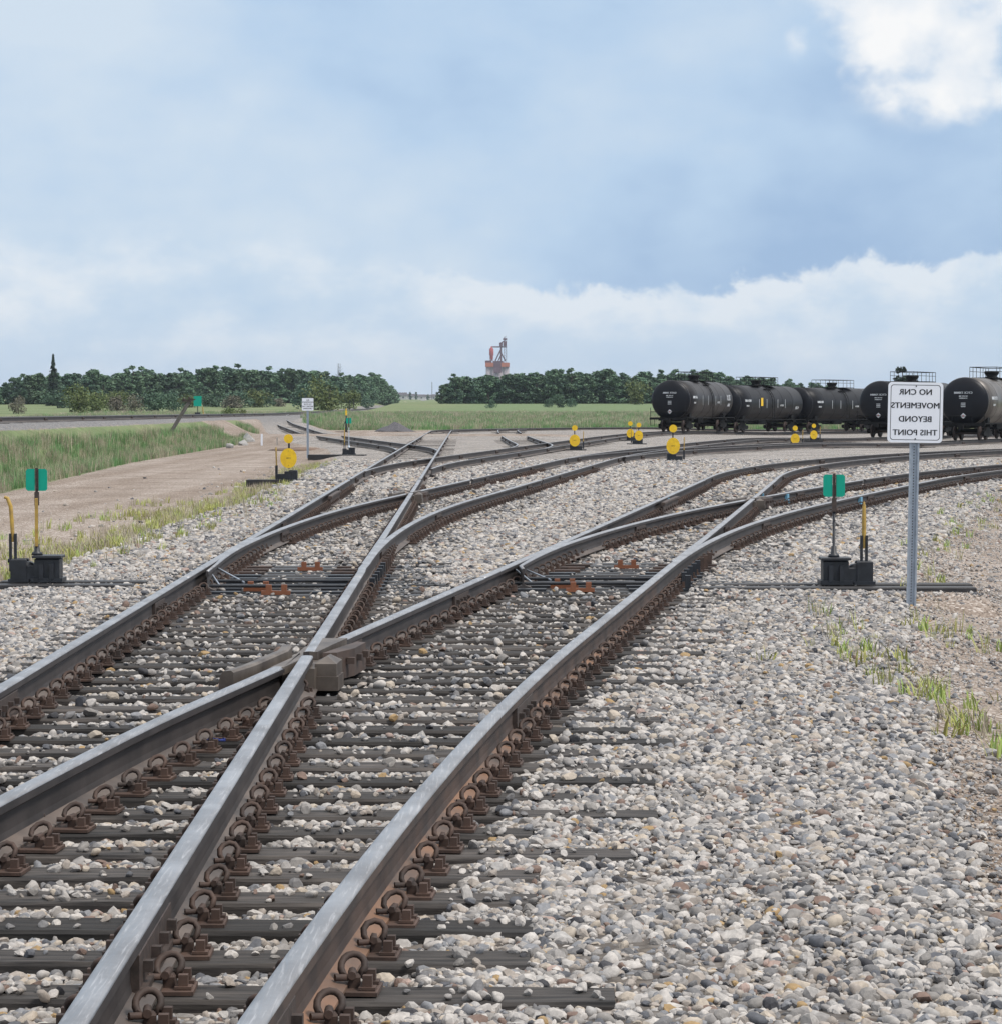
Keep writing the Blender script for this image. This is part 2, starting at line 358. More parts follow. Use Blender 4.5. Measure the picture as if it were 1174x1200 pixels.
    grav = mixc(n, math_n(n, 'MULTIPLY', at_('fines_and_gap_shade'), .72), grav, (.075, .062, .052))  # contact shade between the stones, painted into the near bed as dark brown
    c = mixc(n, msk(at_('gravel')), c, grav)
    K(c, p.inputs['Base Color']); p.inputs['Roughness'].default_value = .9; p.inputs['Specular IOR Level'].default_value = .2
    b = nd(n, 'ShaderNodeBump', i_Strength=.8, i_Distance=.02)
    hgt = math_n(n, 'SUBTRACT', 1.0, vo.outputs['Distance']); K(hgt, b.inputs['Height']); K(b.outputs[0], p.inputs['Normal'])
    return m
M['ground'] = ground_mat()

# ---------------------------------------------------------------- track alignments (x, y in metres), integrated from heading tables
def path(x, y, table, step=.5):
    s1 = table[-1][0]; n = int(s1/step)+1
    s = np.linspace(table[0][0], s1, n); th = np.interp(s, [a for a, b in table], [b for a, b in table])
    ds = s[1]-s[0]; tm = (th[1:]+th[:-1])/2
    X = x+np.r_[0, np.cumsum(np.sin(tm)*ds)]; Y = y+np.r_[0, np.cumsum(np.cos(tm)*ds)]
    return dict(s=s, x=X, y=Y, th=th)
def pos(P, y):                # point and heading where the path reaches northing y
    return float(np.interp(y, P['y'], P['x'])), float(np.interp(y, P['y'], P['th'])), float(np.interp(y, P['y'], P['s']))
a1 = -.0133
P1 = path(-1.645, -3, [(0, a1), (215, a1), (215+75, 1.06), (215+110, 1.35), (480, 1.45)])
P2 = path(-1.645, -3, [(0, .0), (17, .107), (21, .128), (66, .125), (121, .518), (175, .9), (260, 1.2)])
x0, t0, _ = pos(P2, 26.5)
P3 = path(x0, 26.5, [(0, t0), (17.5, .25), (34, .272), (43, .33), (50, .38), (105, .78), (190, 1.2)])
x0, t0, _ = pos(P1, 27)
P4 = path(x0, 27, [(0, t0), (20, .098), (58, .098), (80, .165), (100, .17), (124, .2), (145, .33), (165, .40), (230, .75), (330, 1.1)])
x0, t0, _ = pos(P1, 65)
P5 = path(x0, 65, [(0, t0), (20, .10), (95, .103), (125, .135), (143, .225), (158, .40), (182, .52), (270, .85), (360, 1.1)])
x0, t0, _ = pos(P1, 101)
P6 = path(x0, 101, [(0, t0), (20, -.125), (150, -.11), (188, -.03)])
x0, t0, _ = pos(P5, 108)
P7 = path(x0, 108, [(0, t0), (20, -.02), (112, .0), (125, .2)])
x0, t0, _ = pos(P4, 84)
P8 = path(x0, 84, [(0, t0), (18, .22), (28, .29), (40, .35), (60, .335), (84, .35), (130, .5), (190, .8), (260, 1.0)])
MAINX = lambda y: -17.2-.02*y
P0 = path(MAINX(-60), -60, [(0, -.02), (2600, -.02)], 4.0)

def S(a, b, x): t = np.clip((np.asarray(x, float)-a)/(b-a), 0, 1); return t*t*(3-2*t)
def dip(x, y): return -.28*S(12, 24, x)*S(105, 150, y)
def mainz(y): return np.interp(y, [-100, 280, 411, 614, 1011, 2600], [1.2, 1.26, 1.5, 2.0, 3.2, 9.5])
def p6z(y): return np.interp(y, [0, 188, 237, 270, 292], [0, 0, .42, .95, 1.24])
def g0(y): return np.interp(y, [-200, 60, 170, 225, 280, 700, 1500, 2500, 8000], [-.45, -.45, -.38, -.30, -.12, 3.4, 7.0, 12.0, 30.0])
def leftedge(y): return np.interp(y, [-50, 20, 60, 100, 130, 150, 190, 290], [-5.0, -4.95, -5.0, -5.9, -8.0, -10.2, -14.2, -25.5])
def rightedge(y): return np.interp(y, [-50, 0, 11.8, 15.5, 20.5, 34, 56, 70, 90, 120], [.7, .9, 1.86, 2.33, 2.95, 5.0, 9.9, 14.2, 24, 45])
yardfar_x = P1['x']; yardfar_y = P1['y']
def faredge(x): return np.where(np.asarray(x) < -4.4, np.interp(x, [-30, -12, -4.4], [190, 200, 226]), np.interp(x, P1['x'][430:], P1['y'][430:])+3.0)
def masks(x, y):
    """gravel, road, grass, crop weights"""
    le, re, fe = leftedge(y), rightedge(y), faredge(x)
    yard = S(le-.5, le+.5, x)*(1-S(re-.25, re+.25, x))*(1-S(fe-.8, fe+1.5, y))*(1-.62*np.exp(-((x-2.75)/.38)**2-((y-18.5)/2.2)**2))
    p6x = np.interp(y, P6['y'], P6['x'])
    near6 = (1-S(2.0, 3.0, np.abs(x-p6x)))*S(100, 104, y)*(1-S(288, 292, y))
    mx = MAINX(y); main = 1-S(2.1, 3.1, np.abs(x-mx))
    cross = S(168, 171, y)*(1-S(184, 190, y))*S(-26, -22, x)*(1-S(2, 8, x))
    grav = np.maximum(np.maximum(yard, near6)*(1-cross), main)
    roadl = np.interp(y, [-50, 0, 66, 103, 170, 205, 260], [-11.2, -11.3, -11.7, -13.6, -14.9, -17.5, -22])
    road = np.maximum(S(roadl-.5, roadl+.5, x)*(1-S(le-.5, le+.5, x))*(1-S(235, 262, y)), cross)
    apron = (x > le-6)*(1-S(238, 262, y+.8*np.maximum(x+2, 0)))*(x < 0)
    road = np.maximum(road, apron*S(195, 200, y))
    dr = S(re-.4, re+.4, x)*(1-S(re+5.5, re+7.5, x))*(y < 100)
    road = np.maximum(road, dr)
    grass = np.clip(1-np.maximum(grav, road), 0, 1)
    crop = S(330, 420, y+x*1.0)*S(-20, 0, x)
    return grav, road, grass, crop, cross
def gz(x, y):
    x = np.asarray(x, float); y = np.asarray(y, float)
    grav, road, grass, crop, cross = masks(x, y)
    le, re, fe = leftedge(y), rightedge(y), faredge(x)
    base = g0(y)
    # the yard's level bed and its shoulders
    c2 = np.interp(y, P2['y'], P2['x']); c3 = np.interp(y, P3['y'], P3['x']); rc = np.where(y < 27, c2, c3)
    yard = S(le-.9, le+.5, x)*(1-S(rc+2.4, np.maximum(re+.9, rc+4.2), x))*(1-S(fe-.5, fe+3.5, y))
    z = base*(1-yard)-.225*yard
    cr = S(163, 170, y)*(1-S(186, 192, y))*S(-26, -20, x)*(1-S(2, 8, x))
    z = z*(1-cr)+(-.035)*cr
    z = z+dip(x, y)*(1-S(300, 360, y))
    # bank up to the crossover and the main line
    mx = MAINX(y); mz = mainz(y)-.225
    dm = np.abs(x-mx)
    k = 1-S(1.9, 4.6+.3*np.clip(mz-z, 0, 9), dm)
    k = np.where(dm < 1.9, 1, k)
    z = np.where(mz > z, z+(mz-z)*k, z*(1-k)+mz*k)
    p6x = np.interp(y, P6['y'], P6['x']); d6 = np.abs(x-p6x); z6 = p6z(y)-.225
    k6 = (1-S(1.9, 4.5, d6))*S(192, 200, y)*(1-S(292, 300, y))
    z = np.where(z6 > z, z+(z6-z)*k6, z)
    z = np.where((np.abs(y-26.2) < .9) & (x > 2) & (x < 4.75), np.maximum(z, -.232-.5*np.clip(np.abs(y-26.2)-.5, 0, 1)-.5*np.clip(x-4.55, 0, 1)), z)
    z = z-.018*(1-S(27, 34, y))*(x > np.interp(y, P1['y'], P1['x'])-1.0)*(x < np.interp(y, P2['y'], P2['x'])+1.0)*(y > 0)
    # shallow ditch along the foot of the bank
    rl = np.interp(y, [-50, 66, 103, 170, 205], [-11.3, -11.7, -13.6, -14.9, -17.5])
    z = z-.28*np.exp(-((x-(rl-1.3))/.8)**2)*(y < 170)
    return z
def gzs(x, y): return float(gz(np.array([x]), np.array([y]))[0])

# ---------------------------------------------------------------- the ground sheet
def axis_pts(spec):
    out = [spec[0][0]]
    for a, b, st in spec: out += list(np.linspace(a, b, max(1, int(round((b-a)/st)))+1)[1:])
    return np.array(out)
ys = axis_pts([(-60, 0, 6), (0, 40, .35), (40, 110, .6), (110, 310, 1.5), (310, 1000, 15), (1000, 3000, 100), (3000, 6000, 500)])
xs = axis_pts([(-3200, -400, 350), (-400, -80, 20), (-80, -30, 3), (-30, 16, .4), (16, 60, 1.2), (60, 140, 8), (140, 400, 26), (400, 3200, 350)])
X, Y = np.meshgrid(xs, ys); xf, yf = X.ravel(), Y.ravel(); Z = gz(xf, yf)
nz = (rng.random(Z.shape)-.5)*.02; Z = Z+nz*(np.abs(yf) < 110)-.004*((yf > 2) & (yf < 60)*(xf > -5))
me = bpy.data.meshes.new('ground'); nx, ny = len(xs), len(ys)
idx = np.arange(nx*ny).reshape(ny, nx)
F = np.stack([idx[:-1, :-1], idx[:-1, 1:], idx[1:, 1:], idx[1:, :-1]], -1).reshape(-1, 4)
me.vertices.add(nx*ny); me.vertices.foreach_set('co', np.stack([xf, yf, Z], -1).ravel())
me.loops.add(F.size); me.loops.foreach_set('vertex_index', F.ravel()); me.polygons.add(len(F))
me.polygons.foreach_set('loop_start', np.arange(0, F.size, 4)); me.polygons.foreach_set('loop_total', np.full(len(F), 4))
me.update(); me.validate(); me.polygons.foreach_set('use_smooth', np.ones(len(F), bool))
mg, mr, mgr, mcr, _ = masks(xf, yf)
for nm, a in (('gravel', mg), ('grass', mgr), ('crop', mcr), ('crush', 1-S(2.6, 4.0, np.abs(xf-MAINX(yf)))), ('fines_and_gap_shade', (1-S(60, 90, yf))*(np.abs(xf) < .185*yf+1.5))):  # the last mask marks the near bed where painted gap shade goes
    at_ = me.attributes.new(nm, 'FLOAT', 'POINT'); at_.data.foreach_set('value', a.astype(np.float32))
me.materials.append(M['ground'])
go = bpy.data.objects.new('ground', me); col.objects.link(go); tag(go, kind='structure')

# ---------------------------------------------------------------- scattering through geometry nodes
def scatter(name, pts, rots, scl, meshes, label=None, cat=None, seed=0):
    srcs = bpy.data.collections.new(name+'_kinds')
    for i, m_ in enumerate(meshes):
        srcs.objects.link(bpy.data.objects.new(f'{name}_kind', m_))
    me = bpy.data.meshes.new(name); n = len(pts); me.vertices.add(n); me.vertices.foreach_set('co', np.asarray(pts, float).ravel())
    a = me.attributes.new('rot', 'FLOAT_VECTOR', 'POINT'); a.data.foreach_set('vector', np.asarray(rots, np.float32).ravel())
    sc3 = np.asarray(scl, np.float32); sc3 = np.repeat(sc3[:, None], 3, 1) if sc3.ndim == 1 else sc3
    a = me.attributes.new('scl', 'FLOAT_VECTOR', 'POINT'); a.data.foreach_set('vector', sc3.ravel())
    a = me.attributes.new('kindix', 'INT', 'POINT'); a.data.foreach_set('value', np.random.default_rng(seed).integers(0, len(meshes), n).astype(np.int32))
    ob = bpy.data.objects.new(name, me); col.objects.link(ob)
    g = bpy.data.node_groups.new(name, 'GeometryNodeTree')
    g.interface.new_socket('Geometry', in_out='INPUT', socket_type='NodeSocketGeometry'); g.interface.new_socket('Geometry', in_out='OUTPUT', socket_type='NodeSocketGeometry')
    gi = g.nodes.new('NodeGroupInput'); gout = g.nodes.new('NodeGroupOutput')
    ip = g.nodes.new('GeometryNodeInstanceOnPoints'); ci = g.nodes.new('GeometryNodeCollectionInfo')
    ci.inputs['Collection'].default_value = srcs; ci.inputs['Separate Children'].default_value = True; ci.inputs['Reset Children'].default_value = True
    def na(nm, ty): q = g.nodes.new('GeometryNodeInputNamedAttribute'); q.data_type = ty; q.inputs['Name'].default_value = nm; return [o for o in q.outputs if o.enabled][0]
    e = g.nodes.new('FunctionNodeEulerToRotation'); g.links.new(na('rot', 'FLOAT_VECTOR'), e.inputs[0])
    g.links.new(gi.outputs[0], ip.inputs['Points']); g.links.new(ci.outputs[0], ip.inputs['Instance']); ip.inputs['Pick Instance'].default_value = True
    g.links.new(na('kindix', 'INT'), ip.inputs['Instance Index']); g.links.new(e.outputs[0], ip.inputs['Rotation']); g.links.new(na('scl', 'FLOAT_VECTOR'), ip.inputs['Scale'])
    g.links.new(ip.outputs[0], gout.inputs[0])
    md = ob.modifiers.new('scatter', 'NODES'); md.node_group = g
    tag(ob, label, cat, kind='stuff'); return ob

# ---------------------------------------------------------------- rails
HEAD = [(-.0762, -.186), (.0762, -.186), (.0762, -.177), (.050, -.170), (.014, -.155), (.0088, -.130), (.0088, -.062), (.015, -.050), (.0365, -.042), (.0368, -.012), (.033, -.004), (.022, -.0012),
        (0, 0), (-.022, -.0012), (-.033, -.004), (-.0368, -.012), (-.0365, -.042), (-.015, -.050), (-.0088, -.062), (-.0088, -.130), (-.014, -.155), (-.050, -.170), (-.0762, -.177)]
PM = [1, 2, 2, 2, 1, 1, 1, 1, 1, 0, 0, 0, 0, 0, 0, 1, 1, 1, 1, 1, 2, 2, 2]
FAR = [(-.0762, -.186), (.0762, -.186), (.0762, -.172), (.0088, -.15), (.0088, -.05), (.0365, -.042), (.035, -.004), (0, 0), (-.035, -.004), (-.0365, -.042), (-.0088, -.05), (-.0088, -.15), (-.0762, -.172)]
FM = [1, 2, 2, 1, 1, 1, 0, 0, 1, 1, 1, 2, 2]
def zt(x, y, z=None): return dip(x, y) if z is None else z(y)
def rail_line(P, side, y0, y1, dx=None):
    ox = P['x']+side*.755*np.cos(P['th']); oy = P['y']-side*.755*np.sin(P['th'])
    k = (oy >= y0) & (oy <= y1)
    x = np.r_[np.interp(y0, oy, ox), ox[k], np.interp(y1, oy, ox)]; y = np.r_[y0, oy[k], y1]
    if dx is not None: x = x+np.array([dx(v) for v in y])
    return x, y
def rail_line_s(P, side, s0, s1):
    k = (P['s'] >= s0) & (P['s'] <= s1)
    return (P['x']+side*.755*np.cos(P['th']))[k], (P['y']-side*.755*np.sin(P['th']))[k]
def sweep_rail(mb, x, y, zoff=0.0, far=False, zf=None, z_abs=None, blade=None):
    prof, pm = (FAR, FM) if far else (HEAD, PM)
    n = len(x); dx = np.gradient(x); dy = np.gradient(y); l = np.hypot(dx, dy)+1e-9; nxv, nyv = dy/l, -dx/l
    z = np.array([float(zt(x[i], y[i], zf)) for i in range(n)])+zoff
    V = []
    for i in range(n):
        for (a, b) in prof:
            if blade and i < len(blade): a = a*blade[i] if b > -.15 else a
            V.append((x[i]+nxv[i]*a, y[i]+nyv[i]*a, z[i]+b))
    F = []; m_ = []
    k = len(prof)
    for i in range(n-1):
        for j in range(k):
            F.append((i*k+j, i*k+(j+1) % k, (i+1)*k+(j+1) % k, (i+1)*k+j)); m_.append(pm[j])
    b = len(mb.v); mb.v += V
    for f, mm in zip(F, m_): mb.f.append(tuple(reversed([b+q for q in f]))); mb.m.append(mm); mb.sm.append(mm == 0)
    mb.f.append(tuple(b+q for q in range(k))); mb.m.append(1); mb.sm.append(False)
    mb.f.append(tuple(b+(n-1)*k+q for q in reversed(range(k)))); mb.m.append(1); mb.sm.append(False)
RM = [M['railtop'], M['railgrey'], M['footgrey']]; RMR = [M['railtop'], M['railside'], M['railfoot']]
def rail(thing, P, side, y0, y1, zoff=0.0, far=False, zf=None, gaps=(), dx=None, name='rail', blade=False, mats=None):
    cuts = [y0]+[g for ab in gaps for g in ab]+[y1]
    mb = MB()
    for i in range(0, len(cuts), 2):
        x, y = rail_line(P, side, cuts[i], cuts[i+1], dx)
        bl = list(np.interp(np.arange(0, 9), [0, 8], [.35, 1])) if blade and i == 0 else None
        sweep_rail(mb, x, y, zoff, far, zf, blade=bl)
    return mb.build(name, mats or RM, thing)

# ---------------------------------------------------------------- ties, plates and clips
def tie_mesh(length, wob):
    mb = MB(); r = random.Random(wob); n = 9; w = .115
    V = []
    for i in range(n+1):
        x = -length/2+length*i/n; j = lambda a: (r.random()-.5)*a
        V += [(x, -w+j(.008), -.17), (x, w+j(.008), -.17), (x, w+j(.010), -.012+j(.004)), (x, w-.012+j(.01), 0+j(.006)), (x, -w+.012+j(.01), 0+j(.006)), (x, -w+j(.010), -.012+j(.004))]
    F = []
    for i in range(n):
        for k in range(6): F.append((i*6+k, i*6+(k+1) % 6, (i+1)*6+(k+1) % 6, (i+1)*6+k))
    F += [tuple(range(6)), tuple(n*6+q for q in reversed(range(6)))]
    F = [tuple(reversed(f)) for f in F]
    mb.add(V, F); return mb
TIE_CACHE = {}
def tie_me(length, dark=False):
    key = (round(length*5)/5, random.randrange(4), dark)
    if key not in TIE_CACHE: TIE_CACHE[key] = tie_mesh(key[0], hash(key[:2])).mesh('tie', M['tarwood'] if dark else M['wood'])
    return TIE_CACHE[key]
TIEZ = -.203
def clip_mb(mb, x=0, y=0, M_=None, n=8, seg=13):
    # sprung steel rail clip: a rising open loop with a toe on the rail foot, over a cast shoulder (local +x points away from the rail)
    pts = []
    for i in range(seg):
        t = R(-60+300*i/(seg-1)); r = .036
        pts.append((.030+r*math.cos(t)*.95, .018-.036*i/(seg-1)+.010*math.sin(t), .050+r*math.sin(t)*.92))
    pts = [(a_, b_+(c_-.02)*.55, .012+(c_-.012)*.86) for a_, b_, c_ in pts]
    pts = [(.060, .050, .016)]+pts+[(-.020, -.040, .022)]
    mb.tube(pts, .0105, n, 0, M=M_)
    mb.box(.018, .052, -.022, .022, -.012, .026, 0, M=M_, bev=.008); mb.tube([(.028, -.036, .026), (.028, .036, .026)], .0125, n, 0, M=M_)
def plate_mb(mb, M_=None):
    mb.box(-.165, .165, -.075, .075, 0, .014, 0, M=M_, bev=.003)
    for sx in (-.135, .135):
        for sy in (-.045, .045):
            mb.box(sx-.024, sx+.024, sy-.022, sy+.022, .016, .024, 0, M=M_)
            mb.box(sx-.0135, sx+.0135, sy-.0135, sy+.0135, .024, .056, 0, M=M_)
_m = MB(); clip_mb(_m); CLIP = _m.mesh('rail_clip', M['rust'])
_m = MB(); plate_mb(_m); PLATE = _m.mesh('tie_plate', M['rust'])
CULL = 3.0
def in_view(x, y, margin=CULL): return abs(x) < .19*y+margin
def lay_ties(thing, specs, detail_y, max_ties=100, max_clips=96, dark=()):
    """specs: list of (x, y, heading, length, [(railx, raily, railheading, zoff)...], z)"""
    specs = sorted(specs, key=lambda t: t[1]); nt_, nc = 0, 0
    rest, restc, restp = MB(), MB(), MB(); npl = 0
    for (x, y, th, ln, rails, z) in specs:
        tilt = (random.random()-.5)*.02; rz = -th+tilt; zz = z+TIEZ+(random.random()-.7)*.010-(.040*random.random()+.010 if y > 61 else 0)
        isd = any(a <= y <= b for a, b in dark)
        o = None
        if nt_ < max_ties:
            o = inst(tie_me(ln, isd), 'tie', thing, (x, y, zz), ((random.random()-.5)*.01, 0, rz)); nt_ += 1
        else:
            c, s_ = math.cos(rz), math.sin(rz)
            rest.box(-ln/2, ln/2, -.115, .115, -.17, 0, 0, M=Matrix.Translation((x, y, zz)) @ Matrix.Rotation(rz, 4, 'Z'))
        if y > detail_y: continue
        for (rx, ry, rth) in rails:
            Mr = Matrix.Translation((rx, ry, z+TIEZ)) @ Matrix.Rotation(-rth, 4, 'Z')
            if npl < 100 and o is not None:
                p = bpy.data.objects.new('tie_plate', PLATE); col.objects.link(p); p.parent = o; p.matrix_parent_inverse = o.matrix_basis.inverted(); p.matrix_basis = Mr; npl += 1
            else: plate_mb(restp, Mr)
            for sd in (1, -1):
                Mc = Mr @ Matrix.Translation((sd*.058, (random.random()-.5)*.02, .026)) @ (Matrix.Rotation(math.pi, 4, 'Z') if sd < 0 else Matrix.Identity(4)) @ Matrix.Rotation((random.random()-.5)*.25, 4, 'Z')
                if nc < max_clips and o is not None:
                    p = bpy.data.objects.new('rail_clip', CLIP); col.objects.link(p); p.parent = o; p.matrix_parent_inverse = o.matrix_basis.inverted(); p.matrix_basis = Mc; nc += 1
                else: clip_mb(restc, M_=Mc, n=5, seg=9)
    if rest.v: tag(rest.build('ties', M['wood'], thing), kind='stuff')
    if restc.v: tag(restc.build('rail_clips', M['rust'], thing), kind='stuff')
    if restp.v: tag(restp.build('tie_plates', M['rust'], thing), kind='stuff')
def rail_at(P, side, y):
    x, th, s = pos(P, y)
    return x+side*.755/math.cos(th), y, th
def bar_mb(mb, P, side, y, half=.45, zoff=0):
    # joint bar with bolts on the right-hand face of a rail (and the left)
    x, y_, th = rail_at(P, side, y)
    Mr = Matrix.Translation((x, y, float(dip(x, y))+zoff)) @ Matrix.Rotation(-th, 4, 'Z')
    for sd in (1, -1):
        a, b = sorted((sd*.0095, sd*.034))
        mb.box(a, b, -half, half, -.150, -.050, 0, M=Mr, bev=.004)
        a, b = sorted((sd*.012, sd*.052)); mb.box(a, b, -half, half, -.166, -.148, 0, M=Mr)
        for k in range(4):
            yy = -half+half*(.25+.5*k); a, b = sorted((sd*.034, sd*.062))
            mb.box(a, b, yy-.016, yy+.016, -.118, -.086, 0, M=Mr)

def turnout_ties(Pa, Pb, y0, y1, step=.50, single_len=2.6, split=None):
    out = []; y = y0
    while y < y1:
        xa, tha, _ = pos(Pa, y)
        yy = y
        if y >= Pb['y'][0]: xb, thb, _ = pos(Pb, y)
        else: xb, thb = xa, tha
        if split is not None and y > split:
            for P_, x_, t_ in ((Pa, xa, tha), (Pb, xb, thb)):
                out.append((x_, y, t_, single_len, [rail_at(P_, s, y) for s in (-1, 1)], 0.0))
        else:
            lo, hi = min(xa, xb)-1.28, max(xa, xb)+1.28+random.choice([0, 0, .12, .2, .3, -.1]) ; c = (lo+hi)/2
            rl = [rail_at(Pa, -1, y), rail_at(Pa, 1, y)]
            if abs(xb-xa) > .06:
                rl += [rail_at(Pb, -1, y), rail_at(Pb, 1, y)]
            # drop plates that would sit on each other
            rl.sort(key=lambda t: t[0]); keep = []
            for q in rl:
                if not keep or q[0]-keep[-1][0] > .17: keep.append(q)
            th = tha*.5+thb*.5
            out.append((c, y, th*.6, hi-lo, keep, 0.0))
        y += step+random.uniform(-.012, .012)
    return out

# --- near turnout: four rails crossing at the frog in the foreground
YS = 24.6
def frog_y(Pa, sa, Pb, sb, lo, hi):
    for y in np.arange(lo, hi, .05):
        if (rail_at(Pb, sb, y)[0]-rail_at(Pa, sa, y)[0]) > 0: return float(y)
    return hi
FR1 = frog_y(P1, 1, P2, -1, 8, 26)
T = empty('railway_turnout', (0, 14, 0), 0, 'near rusty turnout in the foreground whose two rails cross at a cast frog', 'railway turnout')
def place_children_world(t):      # children are built in world coordinates; keep them there
    bpy.context.view_layer.update()
    inv = Matrix.Translation(t.location).inverted()
    for c in [o for o in bpy.data.objects if o.parent == t]:
        c.location = Vector(c.location)-Vector(t.location)
rail(T, P1, -1, 1.5, YS); rail(T, P1, 1, 1.5, YS, gaps=[(FR1-.25, FR1+.02)])
rail(T, P2, -1, 4.5, YS, zoff=-.0025, dx=lambda v: -.05*float(1-S(12.5, 16, v)), gaps=[(FR1-.95, FR1+1.05)]); rail(T, P2, 1, 1.5, YS, zoff=-.0015, mats=RMR)
def frog(T, Pa, sa, Pb, sb, fy, detail=True):
    """cast crossing block where two rails meet, with wing rail and guard"""
    mb = MB()
    def line(P, s, y, off): x, y_, th = rail_at(P, s, y); return (x+off*math.cos(th), y)
    # V nose beyond the crossing: between the two running rails
    A = lambda y, o: line(Pa, sa, y, o); B = lambda y, o: line(Pb, sb, y, o)
    hw = .037
    nose = [A(fy+.10, -hw+.0), A(fy+1.1, -hw), B(fy+1.1, hw), B(fy+.45, hw), ((A(fy+.12, 0)[0]+B(fy+.12, 0)[0])/2+.02, fy+.12)]
    mb.prism([A(fy+.02, -hw), (A(fy+.02, hw)[0]+.012, fy+.02), B(fy+.5, hw), B(fy+1.06, hw), A(fy+1.06, -hw)], -.05, -.003, 0)
    # stem of the crossing rail in front of the gap
    mb.prism([B(fy-1.0, -hw), B(fy-1.0, hw), B(fy-.32, hw), A(fy-.16, -hw-.012), A(fy-.02, -hw-.018), B(fy-.10, -hw)], -.05, -.004, 0)
    # body
    mb.prism([(A(fy-.55, .0)[0]-.13, fy-.55), (A(fy-.55, 0)[0]+.06, fy-.55), (A(fy+.2, 0)[0]+.19, fy+.2), (B(fy+1.0, 0)[0]+.10, fy+1.0), (A(fy+1.0, 0)[0]-.08, fy+1.0), (B(fy-.9, 0)[0]-.05, fy-.9)], -.186, -.052, 0)
    o = mb.build('frog', M['frog'], T)
    # raised guard on the far left of the crossing rail
    w_ = MB(); Y0, Y1 = fy-1.5, fy+.25; n = 9; V = []; prof = [(-.05, -.15), (.03, -.15), (.03, .012), (.016, .024), (-.03, .020), (-.05, -.03)]
    for i in range(n+1):
        y = Y0+(Y1-Y0)*i/n; x, yy, th = rail_at(Pb, sb, y); off = -.135-.07*max(0, (.25-i/n))*4*.5-.05*max(0, (i/n-.8))*5
        for a, b in prof: V.append((x+off+a, y, b))
    k = len(prof); F = [(i*k+j, i*k+(j+1) % k, (i+1)*k+(j+1) % k, (i+1)*k+j) for i in range(n) for j in range(k)]+[tuple(range(k)), tuple(n*k+q for q in reversed(range(k)))]
    w_.add(V, [tuple(reversed(f)) for f in F]); w_.build('wing_rail', M['frog'], T)
    # block with a pyramid top tucked against the right of the running rail
    b_ = MB(); x, y, th = rail_at(Pa, sa, fy-.42)
    Mb = Matrix.Translation((x+.125, fy-.38, -.012)) @ Matrix.Rotation(-.05, 4, 'Z') @ Matrix.Diagonal((.80, .80, .92, 1))
    b_.box(-.10, .10, -.16, .22, -.19, -.10, 0, M=Mb)
    b_.add([(-.075, -.14, -.10), (.085, -.14, -.10), (.085, .25, -.10), (-.075, .25, -.10), (-.075, -.14, -.02), (.085, -.14, -.02), (.085, .25, -.02), (-.075, .25, -.02), (.0, .0, .022), (.0, .22, .018)],
           [(0, 1, 5, 4), (1, 2, 6, 5), (2, 3, 7, 6), (3, 0, 4, 7), (4, 5, 8), (5, 6, 9, 8), (6, 7, 9), (7, 4, 8, 9)], 0, M=Mb)
    b_.build('frog_block', M['frog'], T)
    c_ = MB(); x, y, th = rail_at(Pb, sb, fy+.75)
    Mb = Matrix.Translation((A(fy+.35, 0)[0]+.20, fy+.40, 0)) @ Matrix.Rotation(-th, 4, 'Z')
    c_.prism([(-.08, -.32), (.0, -.28), (.05, .05), (.04, .50), (-.03, .55)], -.186, -.016, 0, M=Mb)
    for yy in (-.1, .15, .38): c_.box(.03, .08, yy-.02, yy+.02, -.10, -.06, 0, M=Mb)
    c_.build('filler_casting', M['railside'], T)
frog(T, P1, 1, P2, -1, FR1)
# long filler between the rails beyond the frog
jb = MB()
for (P_, s_, y_, h_) in ((P1, 1, 8.15, .42), (P2, 1, 14.6, .40), (P1, -1, 22.3, .35), (P1, -1, 14.75, .4), (P2, -1, 23.2, .4), (P2, -1, FR1+1.3, .32), (P2, 1, 6.9, .3)): 
    jb = MB(); bar_mb(jb, P_, s_, y_, h_); jb.build('joint_bar', M['rustdark'], T)
lay_ties(T, turnout_ties(P1, P2, 1.8, YS, .515, split=22.0), 40)
place_children_world(T)

